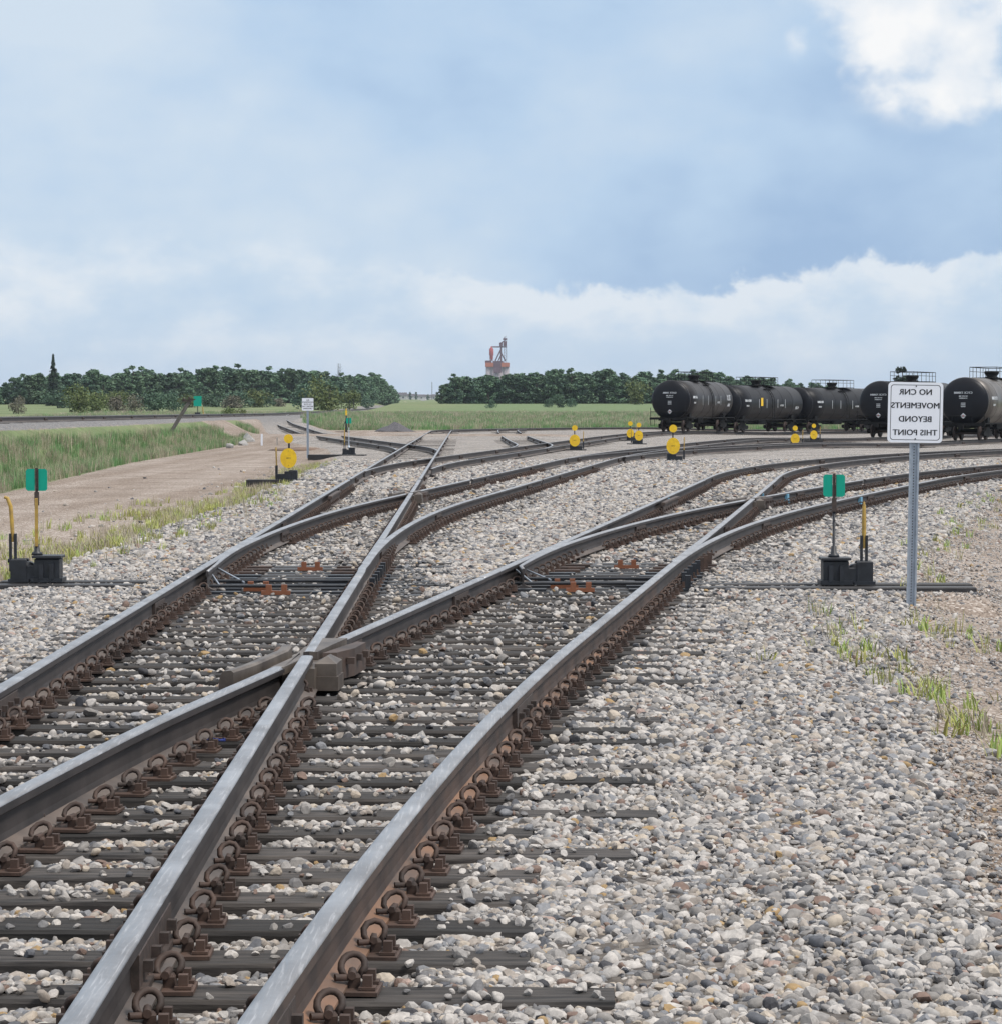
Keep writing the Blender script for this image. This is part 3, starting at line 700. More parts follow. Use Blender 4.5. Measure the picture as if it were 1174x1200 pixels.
# --- middle turnouts
def open_dx(y0, amt, length=5.0): return lambda y: amt*max(0, 1-(y-y0)/length)**1.5
def middle_turnout(Pa, Pb, y0, y1, yp, label, zi, dark, joints, guard=True):
    T = empty('railway_turnout', (pos(Pa, y0)[0], y0, 0), 0, label, 'railway turnout', 'turnouts one beyond another')
    fy = frog_y(Pa, 1, Pb, -1, yp+12, yp+40)
    rail(T, Pa, -1, y0, y1)
    # stock rail follows the diverging route; the straight route's right rail starts as a blade
    xs_, ys_ = rail_line(Pa, 1, y0, yp); xs2, ys2 = rail_line(Pb, 1, yp+.6, y1)
    mb = MB(); sweep_rail(mb, np.r_[xs_, xs2], np.r_[ys_, ys2], -.0012); mb.build('rail', RM, T)
    rail(T, Pa, 1, yp+1.2, y1, zoff=.0003, name='switch_point', gaps=[(fy-.3, fy+.02)], dx=open_dx(yp+1.2, -.03), blade=True)
    rail(T, Pb, -1, yp, y1, zoff=-.0025, name='switch_point', gaps=[(fy-.95, fy+1.05)], dx=open_dx(yp, .125), blade=True)
    frog(T, Pa, 1, Pb, -1, fy)
    # guard rail
    g = MB(); 
    for P_, s_, sg in ((Pa, -1, 1), (Pb, 1, -1)):
        x, y = rail_line(P_, s_, fy-1.8, fy+1.8); k = np.abs(y-fy)/1.8; x = x+sg*(.112+.02*np.clip(k-.7, 0, 1)/.3)
        g = MB(); sweep_rail(g, x, y, -.022); g.build('guard_rail', [M['railside']]*3, T)
    # rods between the points and slide plates
    for yy, zz in ((yp+.15, -.15), (yp+.75, -.14)):
        r_ = MB(); xl = rail_at(Pb, -1, yy)[0]; xr = rail_at(Pa, 1, yy)[0]; r_.tube([(xl+.02, yy, zz), (xr-.05, yy+.03, zz)], .016, 8); r_.build('switch_rod', M['blackiron'], T)
    for sx in (0, 1):
        r_ = MB(); xl = rail_at(Pb, -1, yp+.3)[0]; r_.tube([(xl+.22+.18*sx, yp+.2+.5*sx, -.15), (xl+.05, yp+.9+.6*sx, -.05)], .010, 6); r_.build('brace_rod', M['galv'], T)
    for k in range(9):
        yy = yp-.1+k*.52
        for P_, s_, q in ((Pa, -1, 1), (Pb, 1, -1)):
            p_ = MB(); x = rail_at(P_, s_, yy)[0]; a, b = sorted((x-.2*q, x+.42*q)); p_.box(a, b, yy-.08, yy+.08, TIEZ-.002, TIEZ+.020, 0); 
            p_.box(min(x-q*.10, x-q*.15), max(x-q*.10, x-q*.15), yy-.04, yy+.04, TIEZ+.02, -.06, 0)
            p_.build('slide_plate', M['blackiron'] if k < 6 else M['rust'], T)
    for (xx, yy) in ((.75, yp-.25), (.55, yp+.25), (.85, yp+3.6)):
        p_ = MB(); x = rail_at(Pa, -1, yy)[0]+xx; p_.box(x-.13, x+.13, yy-.03, yy+.03, TIEZ, TIEZ+.035, 0); p_.box(x-.09, x-.04, yy-.03, yy+.03, TIEZ+.035, TIEZ+.09, 0); p_.box(x+.05, x+.10, yy-.03, yy+.03, TIEZ+.035, TIEZ+.09, 0)
        p_.build('gauge_plate', M['orange'], T)
    for (P_, s_, y_) in joints: jb = MB(); bar_mb(jb, P_, s_, y_, .40); jb.build('joint_bar', M['rustdark'], T)
    lay_ties(T, turnout_ties(Pa, Pb, y0+.25, y1, .52, split=fy+4.0), y1, dark=dark)
    place_children_world(T); return fy
YE = 60.0
FR4 = middle_turnout(P1, P4, YS, YE, 25.6, 'left turnout just beyond the near one, its points level with the left green target', 0, [(25.2, 30.2)],
    [(P1, -1, 31.5), (P1, -1, 38), (P4, -1, 35.2), (P4, 1, 30.5), (P4, 1, 41), (P1, 1, 35), (P1, -1, 55), (P4, 1, 57)])
FR3 = middle_turnout(P2, P3, YS, YE, 26.0, 'right turnout beside the white sign, its points level with the right green target', 1, [(25.6, 30.8)],
    [(P2, -1, 36), (P3, -1, 37), (P3, 1, 38), (P2, 1, 37), (P3, -1, 52), (P2, -1, 50), (P3, 1, 50), (P2, 1, 52), (P2, 1, 58)])
bp = MB()
for P_, s_, y_ in ((P2, -1, 48.0), (P3, 1, 48.6), (P3, -1, 50.4), (P2, 1, 50.6)):
    x, y, th = rail_at(P_, s_, y_); b_ = MB(); Mr = Matrix.Translation((x, y, 0)) @ Matrix.Rotation(-th, 4, 'Z')
    b_.box(.010, .06, -.10, .10, -.15, -.03, 0, M=Mr); b_.box(.04, .12, -.12, .12, -.19, -.165, 0, M=Mr)
    o = b_.build('rail_joint_clamp', M['bluepaint']); tag(o, {48.0: 'small blue clamp on the outermost left rail, beyond the points of the right turnout', 48.6: 'blue clamp on the outermost right rail behind the yellow lever',
      50.4: 'blue clamp on the inner rail just left of the right green target', 50.6: 'faint blue clamp on the rail just beyond the frog of the right turnout'}[y_], 'rail clamp', 'blue rail clamps')

# --- farther tracks
def far_track(name, label, routes, tie_ranges, joint_every=11.9, zf=None, tz=None, cat='railway track', detail=0, guard=None):
    """routes: list of (P, s0, s1, zoff, sides); tie_ranges the same"""
    P = routes[0][0]; i0 = int(np.searchsorted(P['s'], np.max(routes[0][1]))); T = empty(name, (float(P['x'][i0]), float(P['y'][i0]), 0), 0, label, cat, 'yard tracks')
    for (P, s0, s1, zo, sides) in routes:
        for sd in sides:
            a0, a1_ = (s0[0 if sd < 0 else 1], s1) if isinstance(s0, tuple) else (s0, s1)
            x, y = rail_line_s(P, sd, a0, a1_); mb = MB(); sweep_rail(mb, x, y, zo, True, zf); mb.build('rail', RM, T)
            jm = MB(); s = a0+3+(2 if sd > 0 else 0)
            while s < a1_-1:
                i = int(np.searchsorted(P['s'], s)); th = P['th'][i]; xx = P['x'][i]+sd*.755*math.cos(th); yy = P['y'][i]-sd*.755*math.sin(th)
                if in_view(xx, yy, 2) and yy < 260:
                    jm = MB(); z = float(zt(xx, yy, zf)); Mr = Matrix.Translation((xx, yy, z)) @ Matrix.Rotation(-th, 4, 'Z')
                    for q in (1, -1):
                        a, b = sorted((q*.009, q*.05)); jm.box(a, b, -.33, .33, -.165, -.045, 0, M=Mr)
                        for kk in (-.22, 0, .22): a, b = sorted((q*.05, q*.085)); jm.box(a, b, kk-.025, kk+.025, -.13, -.085, 0, M=Mr)
                    jm.build('joint_bar', M['rustdark'], T)
                s += joint_every
    sp = []
    for (P, s0, s1, ln, offx) in tie_ranges:
        s = s0
        while s < s1:
            x = float(np.interp(s, P['s'], P['x'])); y = float(np.interp(s, P['s'], P['y'])); th = float(np.interp(s, P['s'], P['th']))
            if in_view(x, y, 3):
                l = ln(s) if callable(ln) else ln
                q = (l-2.6)/2*offx; z = float(zt(x, y, zf)) if tz is None else tz(y)
                sp.append((x+q*math.cos(th), y-q*math.sin(th), th, l, [(x+sd*.755*math.cos(th), y-sd*.755*math.sin(th), th) for sd in (-1, 1)], z))
            s += .54
    lay_ties(T, sp, detail, max_clips=0)
    place_children_world(T); return T
def s_at(P, y): return pos(P, y)[2]
far_track('railway_track', 'straight left track running on past the middle turnouts to the pale crossing', [(P1, s_at(P1, YE), s_at(P1, 168), 0, (-1, 1))], [(P1, s_at(P1, YE), s_at(P1, 168), lambda s: 2.6+(1.6 if 66 < s-3 < 90 else 0)*min(1, max(0, (s-70)/18)), 1)])
far_track('railway_track', 'outermost track curving right behind all the tank cars along the green field', [(P1, s_at(P1, 168), 440, 0, (-1, 1))], [(P1, s_at(P1, 190), 400, 2.6, 0)])
far_track('railway_track', 'track leaving the left turnout for the cars nearest the white sign', [(P4, s_at(P4, YE), 300, -.003, (-1, 1))], [(P4, s_at(P4, YE), 290, 2.6, 0)], detail=78)
far_track('railway_track', 'upper of the two tracks curving right behind the white sign post', [(P2, s_at(P2, YE), 250, -.001, (-1, 1))], [(P2, s_at(P2, YE), 240, 2.6, 0)], detail=78)
far_track('railway_track', 'nearest track curving right behind the white sign post', [(P3, s_at(P3, YE), 180, -.002, (-1, 1))], [(P3, s_at(P3, YE), 170, 2.6, 0)], detail=78)
far_track('railway_track', 'track on which the row of three dark tank cars stands', [(P5, (3.5, 6.5), 350, -.0022, (-1, 1))], [(P5, 24, 350, 2.6, 0)])
far_track('railway_track', 'crossover climbing left from the yard to the main line past the small green target', [(P6, (6, 3.5), 68, -.0035, (-1, 1)), (P6, 84, 186, -.0035, (-1, 1))], [(P6, 24, 66, 2.6, 0), (P6, 88, 184, 2.6, 0)], zf=p6z)
far_track('railway_track', 'short linking track between the pale crossing and the tank car track', [(P7, (6, 3.5), 60, -.0032, (-1, 1)), (P7, 84, 122, -.0032, (-1, 1))], [(P7, 22, 60, 2.6, 0), (P7, 86, 120, 2.6, 0)])
far_track('railway_track', 'branch curving right past the yellow disc stand to the rightmost tank car', [(P8, (3.5, 6.5), 250, -.0042, (-1, 1))], [(P8, 18, 250, 2.6, 0)])
TM = far_track('railway_track', 'elevated main line on its own bank across the left of the view', [(P0, 60, 2500, 0, (-1, 1))], [(P0, 130, 420, 2.6, 0)], zf=mainz)
# crossing planks over the straight track
x, th, _ = pos(P1, 173)
cpn = MB(); cpn.box(-.62, .62, -2.2, 2.2, -.15, -.012, 0, bev=.01); o = cpn.build('crossing_panel', M['panel']); o.location = (x, 174, 0); tag(o, 'pale crossing panel laid between the rails of the straight track', 'crossing panel')
cpn = MB(); cpn.box(-.7, .7, -.25, .25, -.15, .0, 0, bev=.01); o = cpn.build('crossing_panel', M['panel']); o.location = (x-1.75, 175.2, 0); tag(o, 'short pale crossing plank left of the straight track', 'crossing panel')

# ---------------------------------------------------------------- switch stands
def stand_timbers(t, x0, x1):
    for k, yy in enumerate((-.26, .26)):
        m_ = MB(); m_.box(x0, x1+(.0 if k else -.05), yy-.11, yy+.11, -.19, .012, 0, bev=.01); m_.build('head_tie', M['tarwood'], t)
def machine(t, lever, lean=0.0, lever_h=.80, side=1, handle_mat='ywood', bent=False):
    b = MB()
    b.box(-.20, .10, -.14, .14, .02, .06, 0); b.box(-.17, .07, -.11, .11, .06, .25, 0, bev=.015); b.box(-.19, .09, -.13, .13, .25, .275, 0, bev=.006)
    for sx in (-.10, .0): b.box(sx-.02, sx+.02, -.145, -.11, .05, .20, 0)
    b.box(.07, .15, -.09, .09, .03, .18, 0, bev=.01)
    b.lathe([(-.07, .085), (.07, .085)], 18, 'y', M=Matrix.Translation((.15, 0, .13)))
    b.box(.15, .30, -.10, -.05, .02, .24, 0, bev=.01); b.box(.15, .30, .05, .10, .02, .24, 0, bev=.01); b.box(.12, .32, -.12, .12, .02, .05, 0)
    if side < 0:
        b.v = [(-x, y, z) for x, y, z in b.v]; b.f = [tuple(reversed(f)) for f in b.f]
    b.build('stand_base', M['blackiron'], t)
    l = MB(); x = (.29 if bent else .225)*side
    l.box(x-.035, x-.012, -.025, .025, .12, .48, 0); l.box(x+.012, x+.035, -.025, .025, .12, .48, 0); l.tube([(x-.05, 0, .22), (x+.05, 0, .22)], .02, 8)
    l.build('lever_socket', M['blackiron'], t)
    h = MB(); lx = lean
    if bent: h.tube([(x, 0, .40), (x-.01, 0, .60), (x-.02, 0, .74), (x-.05, 0, .82), (x-.08, 0, .83)], [.018, .019, .019, .018, .016], 10)
    else: h.tube([(x, 0, .36), (x+lx*.6, 0, .36+(lever_h-.36)*.6), (x+lx, 0, lever_h-.04), (x+lx, 0, lever_h)], [.019, .021, .017, .006], 10)
    h.build('lever', M[handle_mat], t)
def mast(t, h, mat='blackiron', x=-.06):
    m_ = MB(); m_.lathe([(.275, .055), (.30, .05), (.31, .028), (.38, .024), (.38, .0135), (h, .0135)], 12, M=Matrix.Translation((x, 0, 0))); m_.build('mast', M[mat], t)
def green_target(t, z0, z1, w, x=-.06, rz=0.0, slit=True):
    p = MB(); Mr = Matrix.Translation((x, 0, 0)) @ Matrix.Rotation(rz, 4, 'Z')
    for a, b in ((-w/2, -.016), (.016, w/2)):
        pr = .02; q = []
        A, B, Z0, Z1 = a, b, z0, z1
        pts = [(A, Z0), (B, Z0), (B, Z1), (A, Z1)]
        c = .018
        if a < 0: pts = [(A+c, Z0), (B, Z0), (B, Z1), (A+c, Z1), (A, Z1-c), (A, Z0+c)]
        else: pts = [(A, Z0), (B-c, Z0), (B, Z0+c), (B, Z1-c), (B-c, Z1), (A, Z1)]
        n = len(pts); V = [(u, -.008, v) for u, v in pts]+[(u, -.004, v) for u, v in pts]
        p.add(V, [tuple(range(n)), tuple(reversed(range(n, 2*n)))]+[(i, n+i, n+(i+1) % n, (i+1) % n) for i in range(n)], 0, M=Mr)
    p.build('target', M['green'], t)
    s_ = MB(); s_.box(-.012, .012, -.014, .006, z0-.10, z1+.01, 0, M=Mr); s_.box(-.020, .022, -.020, .012, z0-.14, z0-.012, 0, M=Mr); s_.box(.015, .019, -.022, -.002, z0, z1, 0, M=Mr)
    for zz in (z0+.03, (z0+z1)/2+.02, z1-.04, z0-.22, z0-.60): s_.tube([( .008, -.022, zz), (.008, -.012, zz)], .006, 6, M=Mr)
    s_.build('target_bracket', M['rustdark'], t)
def disc_target(t, zc, rx, rz_, zs, rs, x=0.0, txt=True):
    for (z, a, b) in ((zc, rx, rz_), (zs, rs, rs)):
        p = MB(); n = 40; V = [(x+a*math.cos(2*math.pi*i/n), -.170, z+b*math.sin(2*math.pi*i/n)) for i in range(n)]; V += [(u, -.166, v) for u, _, v in V]
        p.add(V, [tuple(range(n)), tuple(reversed(range(n, 2*n)))]+[(i, n+i, n+(i+1) % n, (i+1) % n) for i in range(n)], 0)
        p.box(x-.012, x+.012, -.165, -.02, z-.012, z+.012, 0)
        o = p.build('target_disc', M['yellow'], t)
        if txt and z == zc:
            q = MB(); text_mesh(q, "CNR", a*.27, Matrix.Translation((x, -.1715, z)) @ Matrix.Rotation(R(90), 4, 'X'))
            for zz in (z+b*.72, z-b*.72): q.tube([(x, -.176, zz), (x, -.170, zz)], .008, 6)
            q.build('lettering', M['ink'], o)
SG = 'switch stands in the yard'
def green_stand(px, py, label, h, w, side, rods, lever_h, bent=False, z=-.20, matl='blackiron', scale=1.0):
    p = at(px, py, z); t = empty('switch_stand', (p.x, p.y, z), 0, label, 'switch stand', SG)
    mast(t, h, matl); green_target(t, h-.21, h, w); machine(t, True, lean=0.0, lever_h=lever_h, side=side, bent=bent)
    stand_timbers(t, *rods); t.scale = (scale,)*3
    return t
gs = green_stand(984, 687, 'right switch stand with green target and straight yellow lever, left of the white sign', 1.055, .205, 1, (-1.35, 1.28), .80)
gs = green_stand(51, 684, 'left switch stand with green target and bent yellow lever at the frame edge', 1.10, .205, -1, (-.45, .95), .80, bent=True)
m_ = MB(); m_.box(-.075, -.045, -.03, -.018, .36, .82, 0, bev=.004); m_.build('mast_cover', M['ywood'], gs)
def disc_stand(px, py, label, zc, ra, rb, zs, rs, side=1, lever=True, z=-.2, txt=True, rods=(-.5, .5), yaw=0.0):
    p = at(px, py, z); t = empty('switch_stand', (p.x, p.y, z), yaw, label, 'switch stand', SG)
    m_ = MB(); m_.tube([(-.0, 0, .27), (0, 0, zs)], .014, 8); m_.box(-.022, .022, -.014, .01, zc+rb-.02, zs-rs*.4, 0); m_.build('mast', M['blackiron'], t)
    disc_target(t, zc, ra, rb, zs, rs, 0, txt); 
    b = MB(); b.box(-.20*side-.0, .0, -.12, .12, .02, .25, 0, bev=.015) if side > 0 else b.box(-.0, .20, -.12, .12, .02, .25, 0, bev=.015)
    b.box(-.10, .10, -.13, .13, .02, .22, 0, bev=.01); b.box(side*.16-.16, side*.16+.16, -.10, .10, .02, .16, 0, bev=.01); b.build('stand_base', M['blackiron'], t)
    if lever:
        l = MB(); x = (.30 if py > 560 else .37)*side; l.box(x-.03, x+.03, -.03, .03, .05, .36, 0); l.build('lever_socket', M['blackiron'], t)
        l = MB(); l.tube([(x, 0, .33), (x+.01*side, 0, .72), (x+.01*side, 0, .80)], [.016, .018, .012], 8); l.build('lever', M['ywood'], t)
    for k, yy in enumerate((-.2, .2)):
        m_ = MB(); m_.box(rods[0], rods[1], yy-.1, yy+.1, -.15, .02, 0); m_.build('head_tie', M['tarwood'], t)
    return t
disc_stand(339, 563, 'large yellow disc stand beside the dirt road on the left', .535, .197, .238, 1.00, .108, side=-1, rods=(-1.0, 1.2))
disc_stand(673, 527, 'yellow disc stand standing alone between the fanning tracks near the centre', .40, .225, .255, .94, .12, side=1)
disc_stand(748, 520, 'right and nearer of the paired yellow disc stands left of the tank cars', .42, .21, .255, .96, .12, side=-1, rods=(-.6, .4))
disc_stand(738, 516, 'left and farther of the paired yellow disc stands left of the tank cars', .40, .21, .25, .96, .13, side=1)
disc_stand(788, 540, 'yellow disc stand with upright yellow lever below the first tank car', .50, .225, .275, 1.08, .13, side=1, rods=(-.3, .9))
disc_stand(931, 523, 'yellow disc stand in front of the gap between second and third tank cars', .36, .21, .24, .86, .12, side=1)
disc_stand(953, 516, 'smallest yellow disc stand, under the third tank car of the row', .32, .21, .25, .83, .12, side=1)
# small green stand near the crossover and the far yellow one seen edge on
green_stand(411, 533, 'small distant green switch stand left of the straight track', 1.40, .20, -1, (-1.6, .6), 1.0, z=-.2, matl='galv')
p = at(406, 504, -.1); t = empty('switch_stand', (p.x, p.y, gzs(p.x, p.y)), 0, 'tall black stand with edge-on yellow target beside the dirt apron', 'switch stand', SG)
m_ = MB(); m_.tube([(0, 0, 0), (0, 0, 1.2), (0, 0, 1.75)], [.10, .05, .03], 8); m_.box(-.10, .12, -.08, .08, .75, .95, 0); m_.tube([(-.1, 0, .85), (-.25, 0, .45)], .025, 6); m_.tube([(.05, .1, 0), (.03, 0, .9)], .03, 6); m_.build('mast', M['blackiron'], t)
m_ = MB(); m_.box(-.06, .06, -.25, .25, 1.40, 1.78, 0); m_.box(-.035, .035, -.15, .15, 1.80, 1.95, 0); m_.build('target', M['yellow'], t)
m_ = MB(); m_.box(-1.6, .3, -.12, .12, -.1, .05, 0); m_.build('head_tie', M['tarwood'], t)
# green target beyond the main line
YY = 215.0; XX = (232-587)/FPX*YY; t = empty('switch_stand', (XX, YY, gzs(XX, YY)), 0, 'far green target beside the main line in front of the woods', 'switch stand', SG)
z0 = CAMZ+(482-476)/FPX*YY-gzs(XX, YY); z1 = CAMZ+(482-464)/FPX*YY-gzs(XX, YY)
m_ = MB(); m_.box(-.30, .30, -.02, .02, z0, z1, 0); m_.build('target', M['green'], t)
m_ = MB(); m_.tube([(0, .03, 0), (0, .03, z1)], .03, 6); m_.box(-.2, .2, -.15, .15, 0, .35, 0); m_.build('mast', M['blackiron'], t)
m_ = MB(); m_.tube([(.45, 0, 0), (.38, 0, .75)], .04, 6); m_.build('lever', M['ywood'], t)

# ---------------------------------------------------------------- signs
def sign_post(x, y, z, w, h, ztop, label, lines, fs, real=True, dbl=True):
    t = empty('sign_post', (x, y, z), 0, label, 'sign', 'white signs on posts')
    P_ = MB()   # perforated U channel post
    hp = ztop-.02
    P_.box(-.030, .030, .000, .004, -.35, hp); P_.box(-.030, -.026, -.022, -.0005, -.35, hp); P_.box(.026, .030, -.022, -.0005, -.35, hp)
    P_.box(-.044, -.0305, -.024, -.020, -.35, hp); P_.box(.0305, .044, -.024, -.020, -.35, hp)
    P_.build('post', M['galv'], t)
    if real:
        H_ = MB(); zz = .06
        while zz < ztop-h-.02: H_.box(-.0045, .0045, -.0012, -.0004, zz, zz+.010); zz += .0254
        H_.build('perforation', M['rustdark'], t)
    B_ = MB(); c = .035; yf, yb = -.0305, -.0275
    def rr(w, h, c, y0, y1, m, zc):
        pts = []
        for cx, cz, a0 in ((w/2-c, h/2-c, 0), (-w/2+c, h/2-c, 90), (-w/2+c, -h/2+c, 180), (w/2-c, -h/2+c, 270)):
            for k in range(6): a = R(a0+18*k); pts.append((cx+c*math.cos(a), zc+cz+c*math.sin(a)))
        return pts
    zc = ztop-h/2; pts = rr(w, h, c, 0, 0, 0, zc); n = len(pts)
    B_.add([(a, yf, b) for a, b in pts]+[(a, yb, b) for a, b in pts], [tuple(range(n)), tuple(reversed(range(n, 2*n)))]+[(i, n+i, n+(i+1) % n, (i+1) % n) for i in range(n)])
    pl = B_.build('panel', M['white'], t)
    K_ = MB()
    if real:
        o_, i_ = rr(w-.045, h-.045, c*.75, 0, 0, 0, zc), rr(w-.055, h-.055, c*.7, 0, 0, 0, zc); n = len(o_)
        K_.add([(a, yf-.0007, b) for a, b in o_]+[(a, yf-.0007, b) for a, b in i_], [(i, (i+1) % n, n+(i+1) % n, n+i) for i in range(n)])
        for zz in (zc+h/2-.035, zc-h/2+.035): K_.tube([(0.004, yf-.004, zz), (.004, yf, zz)], .006, 8)
    k = len(lines)
    for i, s in enumerate(lines):
        zz = zc+h*(.335-.67*i/(k-1)) 
        text_mesh(K_, s, fs, Matrix.Translation((0, yf-.0012, zz)) @ Matrix.Rotation(R(90), 4, 'X'), spacing=1.04, bold=.0012 if real else .0015)
    K_.build('lettering', M['ink'], pl)
    return t
p = at(1067, 713, -.30)
sp_ = sign_post(p.x, p.y, -.30, .487, .535, 2.008, 'large white sign with mirrored black lettering on a perforated post at right', ["NO CNR", "MOVEMENTS", "BEYOND", "THIS POINT"], .072)
sp_.rotation_euler = (0, R(.9), 0)
p = at(361, 537, -.42)
sign_post(p.x, p.y, -.42, .46, .50, 2.40, 'small far white sign with five short lines on a post beside the dirt road', ["ALL", "MOVEMENTS", "TO STOP", "BEFORE THE", "CROSSING"], .075, real=False)

# ---------------------------------------------------------------- tank cars
TD, TL, TC = 2.88, 14.8, 2.31
def car_parts(body, mark, num, side_mark, panel=False):
    parts = {}
    r = TD/2; hl = TL/2
    b = MB(); prof = []
    hd = [(-hl-.40*math.cos(R(90*i/10))**1.3, max(.001, r*math.sin(R(90*i/10))**.62)) for i in range(11)]
    prof.append((-hl, r))
    for xx in (-hl*.66, -hl*.33, 0, hl*.33, hl*.66): prof.append((xx, r)); 
    prof.append((hl, r))
    for k_, sg in enumerate((-1, 1)):
        h_ = MB(); h_.lathe(hd if sg < 0 else [(-x_, q_) for x_, q_ in reversed(hd)], 56, 'x', 0, Matrix.Translation((0, 0, TC))); parts['tank_head', k_] = (h_, 'tankhead')
    b.lathe(prof, 56, 'x', 0, Matrix.Translation((0, 0, TC)))
    parts['tank'] = (b, body)
    s = MB()
    for xx in (-hl*.66, -hl*.33, 0, hl*.33, hl*.66, -hl+.05, hl-.05): s.lathe([(xx-.03, r+.004), (xx-.02, r+.012), (xx+.02, r+.012), (xx+.03, r+.004)], 56, 'x', 0, Matrix.Translation((0, 0, TC)))
    parts['weld_band'] = (s, body)
    u = MB(); e = hl+.75
    u.box(-e, e, -.22, .22, .72, 1.02); 
    for sx in (-1, 1):
        x0 = sx*(hl-1.6); u.box(x0-.35, x0+.35, -1.25, 1.25, .80, 1.02); u.prism([(x0-.3, -1.1), (x0+.3, -1.1), (x0+.3, 1.1), (x0-.3, 1.1)], 1.0, 1.35)
        u.box(sx*e-.08, sx*e+.08, -1.40, 1.40, .88, 1.04); u.box(min(sx*(e-.9), sx*e), max(sx*(e-.9), sx*e), -1.40, 1.40, .98, 1.03)
        u.box(min(sx*e, sx*(e+.35)), max(sx*e, sx*(e+.35)), -.16, .16, .68, .96)
    for sy in (-1, 1): u.box(-e, e, sy*1.34-.04, sy*1.34+.04, .97, 1.04)
    u.box(-.9, .9, -.55, .55, .62, .98)
    parts['underframe'] = (u, 'tankiron')
    for k, sx in enumerate((-1, 1)):
        tr = MB(); x0 = sx*(hl-1.6)
        for sy in (-1, 1):
            y0 = sy*.98
            tr.prism([(-1.15, .36), (-.95, .25), (-.55, .30), (-.28, .18), (.28, .18), (.55, .30), (.95, .25), (1.15, .36), (1.10, .56), (.60, .58), (.35, .80), (-.35, .80), (-.60, .58), (-1.10, .56)], -.08, .08, M=Matrix.Translation((x0, y0, 0)) @ Matrix.Rotation(R(90), 4, 'X'))
            for q in (-.12, .12): tr.tube([(x0+q, y0, .28), (x0+q, y0, .62)], .09, 8)
        tr.box(x0-.2, x0+.2, -.95, .95, .42, .70)
        parts['truck', k] = (tr, 'tankiron')
        for j, xx in enumerate((-.82, .82)):
            wmb = MB()
            for sy in (-1, 1): wmb.lathe([(-.07, .36), (-.065, .42), (.0, .42), (.065, .415), (.07, .36)] if sy > 0 else [(-.07, .36), (-.065, .415), (.0, .42), (.065, .42), (.07, .36)], 26, 'y', 0, Matrix.Translation((x0+xx, sy*.74, .42)))
            wmb.tube([(x0+xx, -.98, .42), (x0+xx, .98, .42)], .08, 10)
            parts['wheelset', k, j] = (wmb, 'wheelrust')
    zt_ = TC+r
    d_ = MB(); d_.lathe([(zt_-.12, .42), (zt_+.10, .42), (zt_+.13, .30), (zt_+.30, .44), (zt_+.42, .46), (zt_+.47, .40)], 24, 'z'); 
    parts['manway'] = (d_, 'tankiron')
    pf = MB(); pf.box(.55, 2.9, -.85, .85, zt_+.0, zt_+.05); pf.box(-2.4, -.55, -.7, .7, zt_+.0, zt_+.05); pf.box(-.55, .55, .5, .85, zt_-.02, zt_+.03)
    pf.box(-.7, .9, -1.0, 1.0, zt_-.32, zt_-.27)
    parts['platform'] = (pf, 'tankiron')
    rl = MB()
    X_ = [-2.4, -1.5, -.55, .55, 1.35, 2.1, 2.9]
    for sy in (-.83, .83):
        for xx in X_: rl.tube([(xx, sy, zt_-.05), (xx, sy, zt_+.68)], .016, 6)
        rl.tube([(-2.4, sy, zt_+.68), (2.9, sy, zt_+.68)], .022, 6); rl.tube([(-2.4, sy, zt_+.42), (2.9, sy, zt_+.42)], .016, 6)
    for xx in (-2.4, 2.9): rl.tube([(xx, -.83, zt_+.68), (xx, .83, zt_+.68)], .022, 6)
    parts['railing'] = (rl, 'tankiron')
    for k, sy in enumerate((-1, 1)):
        ld = MB(); 
        for xx in (-.22, .22):
            ld.tube([(xx, sy*.85, zt_-.05)]+[(xx, sy*(r+.09)*math.sin(R(a)), TC+(r+.09)*math.cos(R(a))) for a in range(38, 91, 10)]+[(xx, sy*(r+.08), 1.0)], .022, 6)
        for a in range(36, 90, 11): ld.tube([(-.22, sy*(r+.09)*math.sin(R(a)), TC+(r+.09)*math.cos(R(a))), (.22, sy*(r+.09)*math.sin(R(a)), TC+(r+.09)*math.cos(R(a)))], .016, 6)
        for z_ in (1.2, 1.5, 1.8, 2.1): ld.tube([(-.22, sy*(r+.08), z_), (.22, sy*(r+.08), z_)], .016, 6)
        parts['ladder', k] = (ld, 'tankiron')
    for k, sx in enumerate((-1, 1)):
        er = MB()
        for yy in (-1.34, -.6, .6, 1.34): er.tube([(sx*e, yy, 1.0), (sx*e, yy, 1.75 if abs(yy) > 1 else 1.45)], .02, 6)
        er.tube([(sx*e, -1.34, 1.45), (sx*e, 1.34, 1.45)], .02, 6)
        for yy in (-1.34, 1.34): er.tube([(sx*e, yy, 1.0), (sx*e, yy, .45), (sx*e, yy-.3*(1 if yy > 0 else -1), .45), (sx*e, yy-.3*(1 if yy > 0 else -1), 1.0)], .02, 6)
        parts['end_railing', k] = (er, 'tankiron')
    # lettering on the head nearest the camera (local -x end) and on both flanks
    dc = MB(); xh = -hl-.425
    Mh = Matrix.Translation((xh, 0, TC)) @ Matrix.Rotation(R(-90), 4, 'Z') @ Matrix.Rotation(R(90), 4, 'X')
    def head_text(s, size, y, z):
        text_mesh(dc, s, size, Mh @ Matrix.Translation((y, z, 0)), spacing=1.1, bold=.006)
    head_text(mark+" "+num, .17, -.0, .52); head_text("LD LMT 200", .09, 0, .32); head_text("111A100W1", .09, .0, .20)
    for yy in range(3): head_text("MMMM", .08, 0, -.10-.1*yy)
    parts['head_lettering'] = (dc, 'decal')
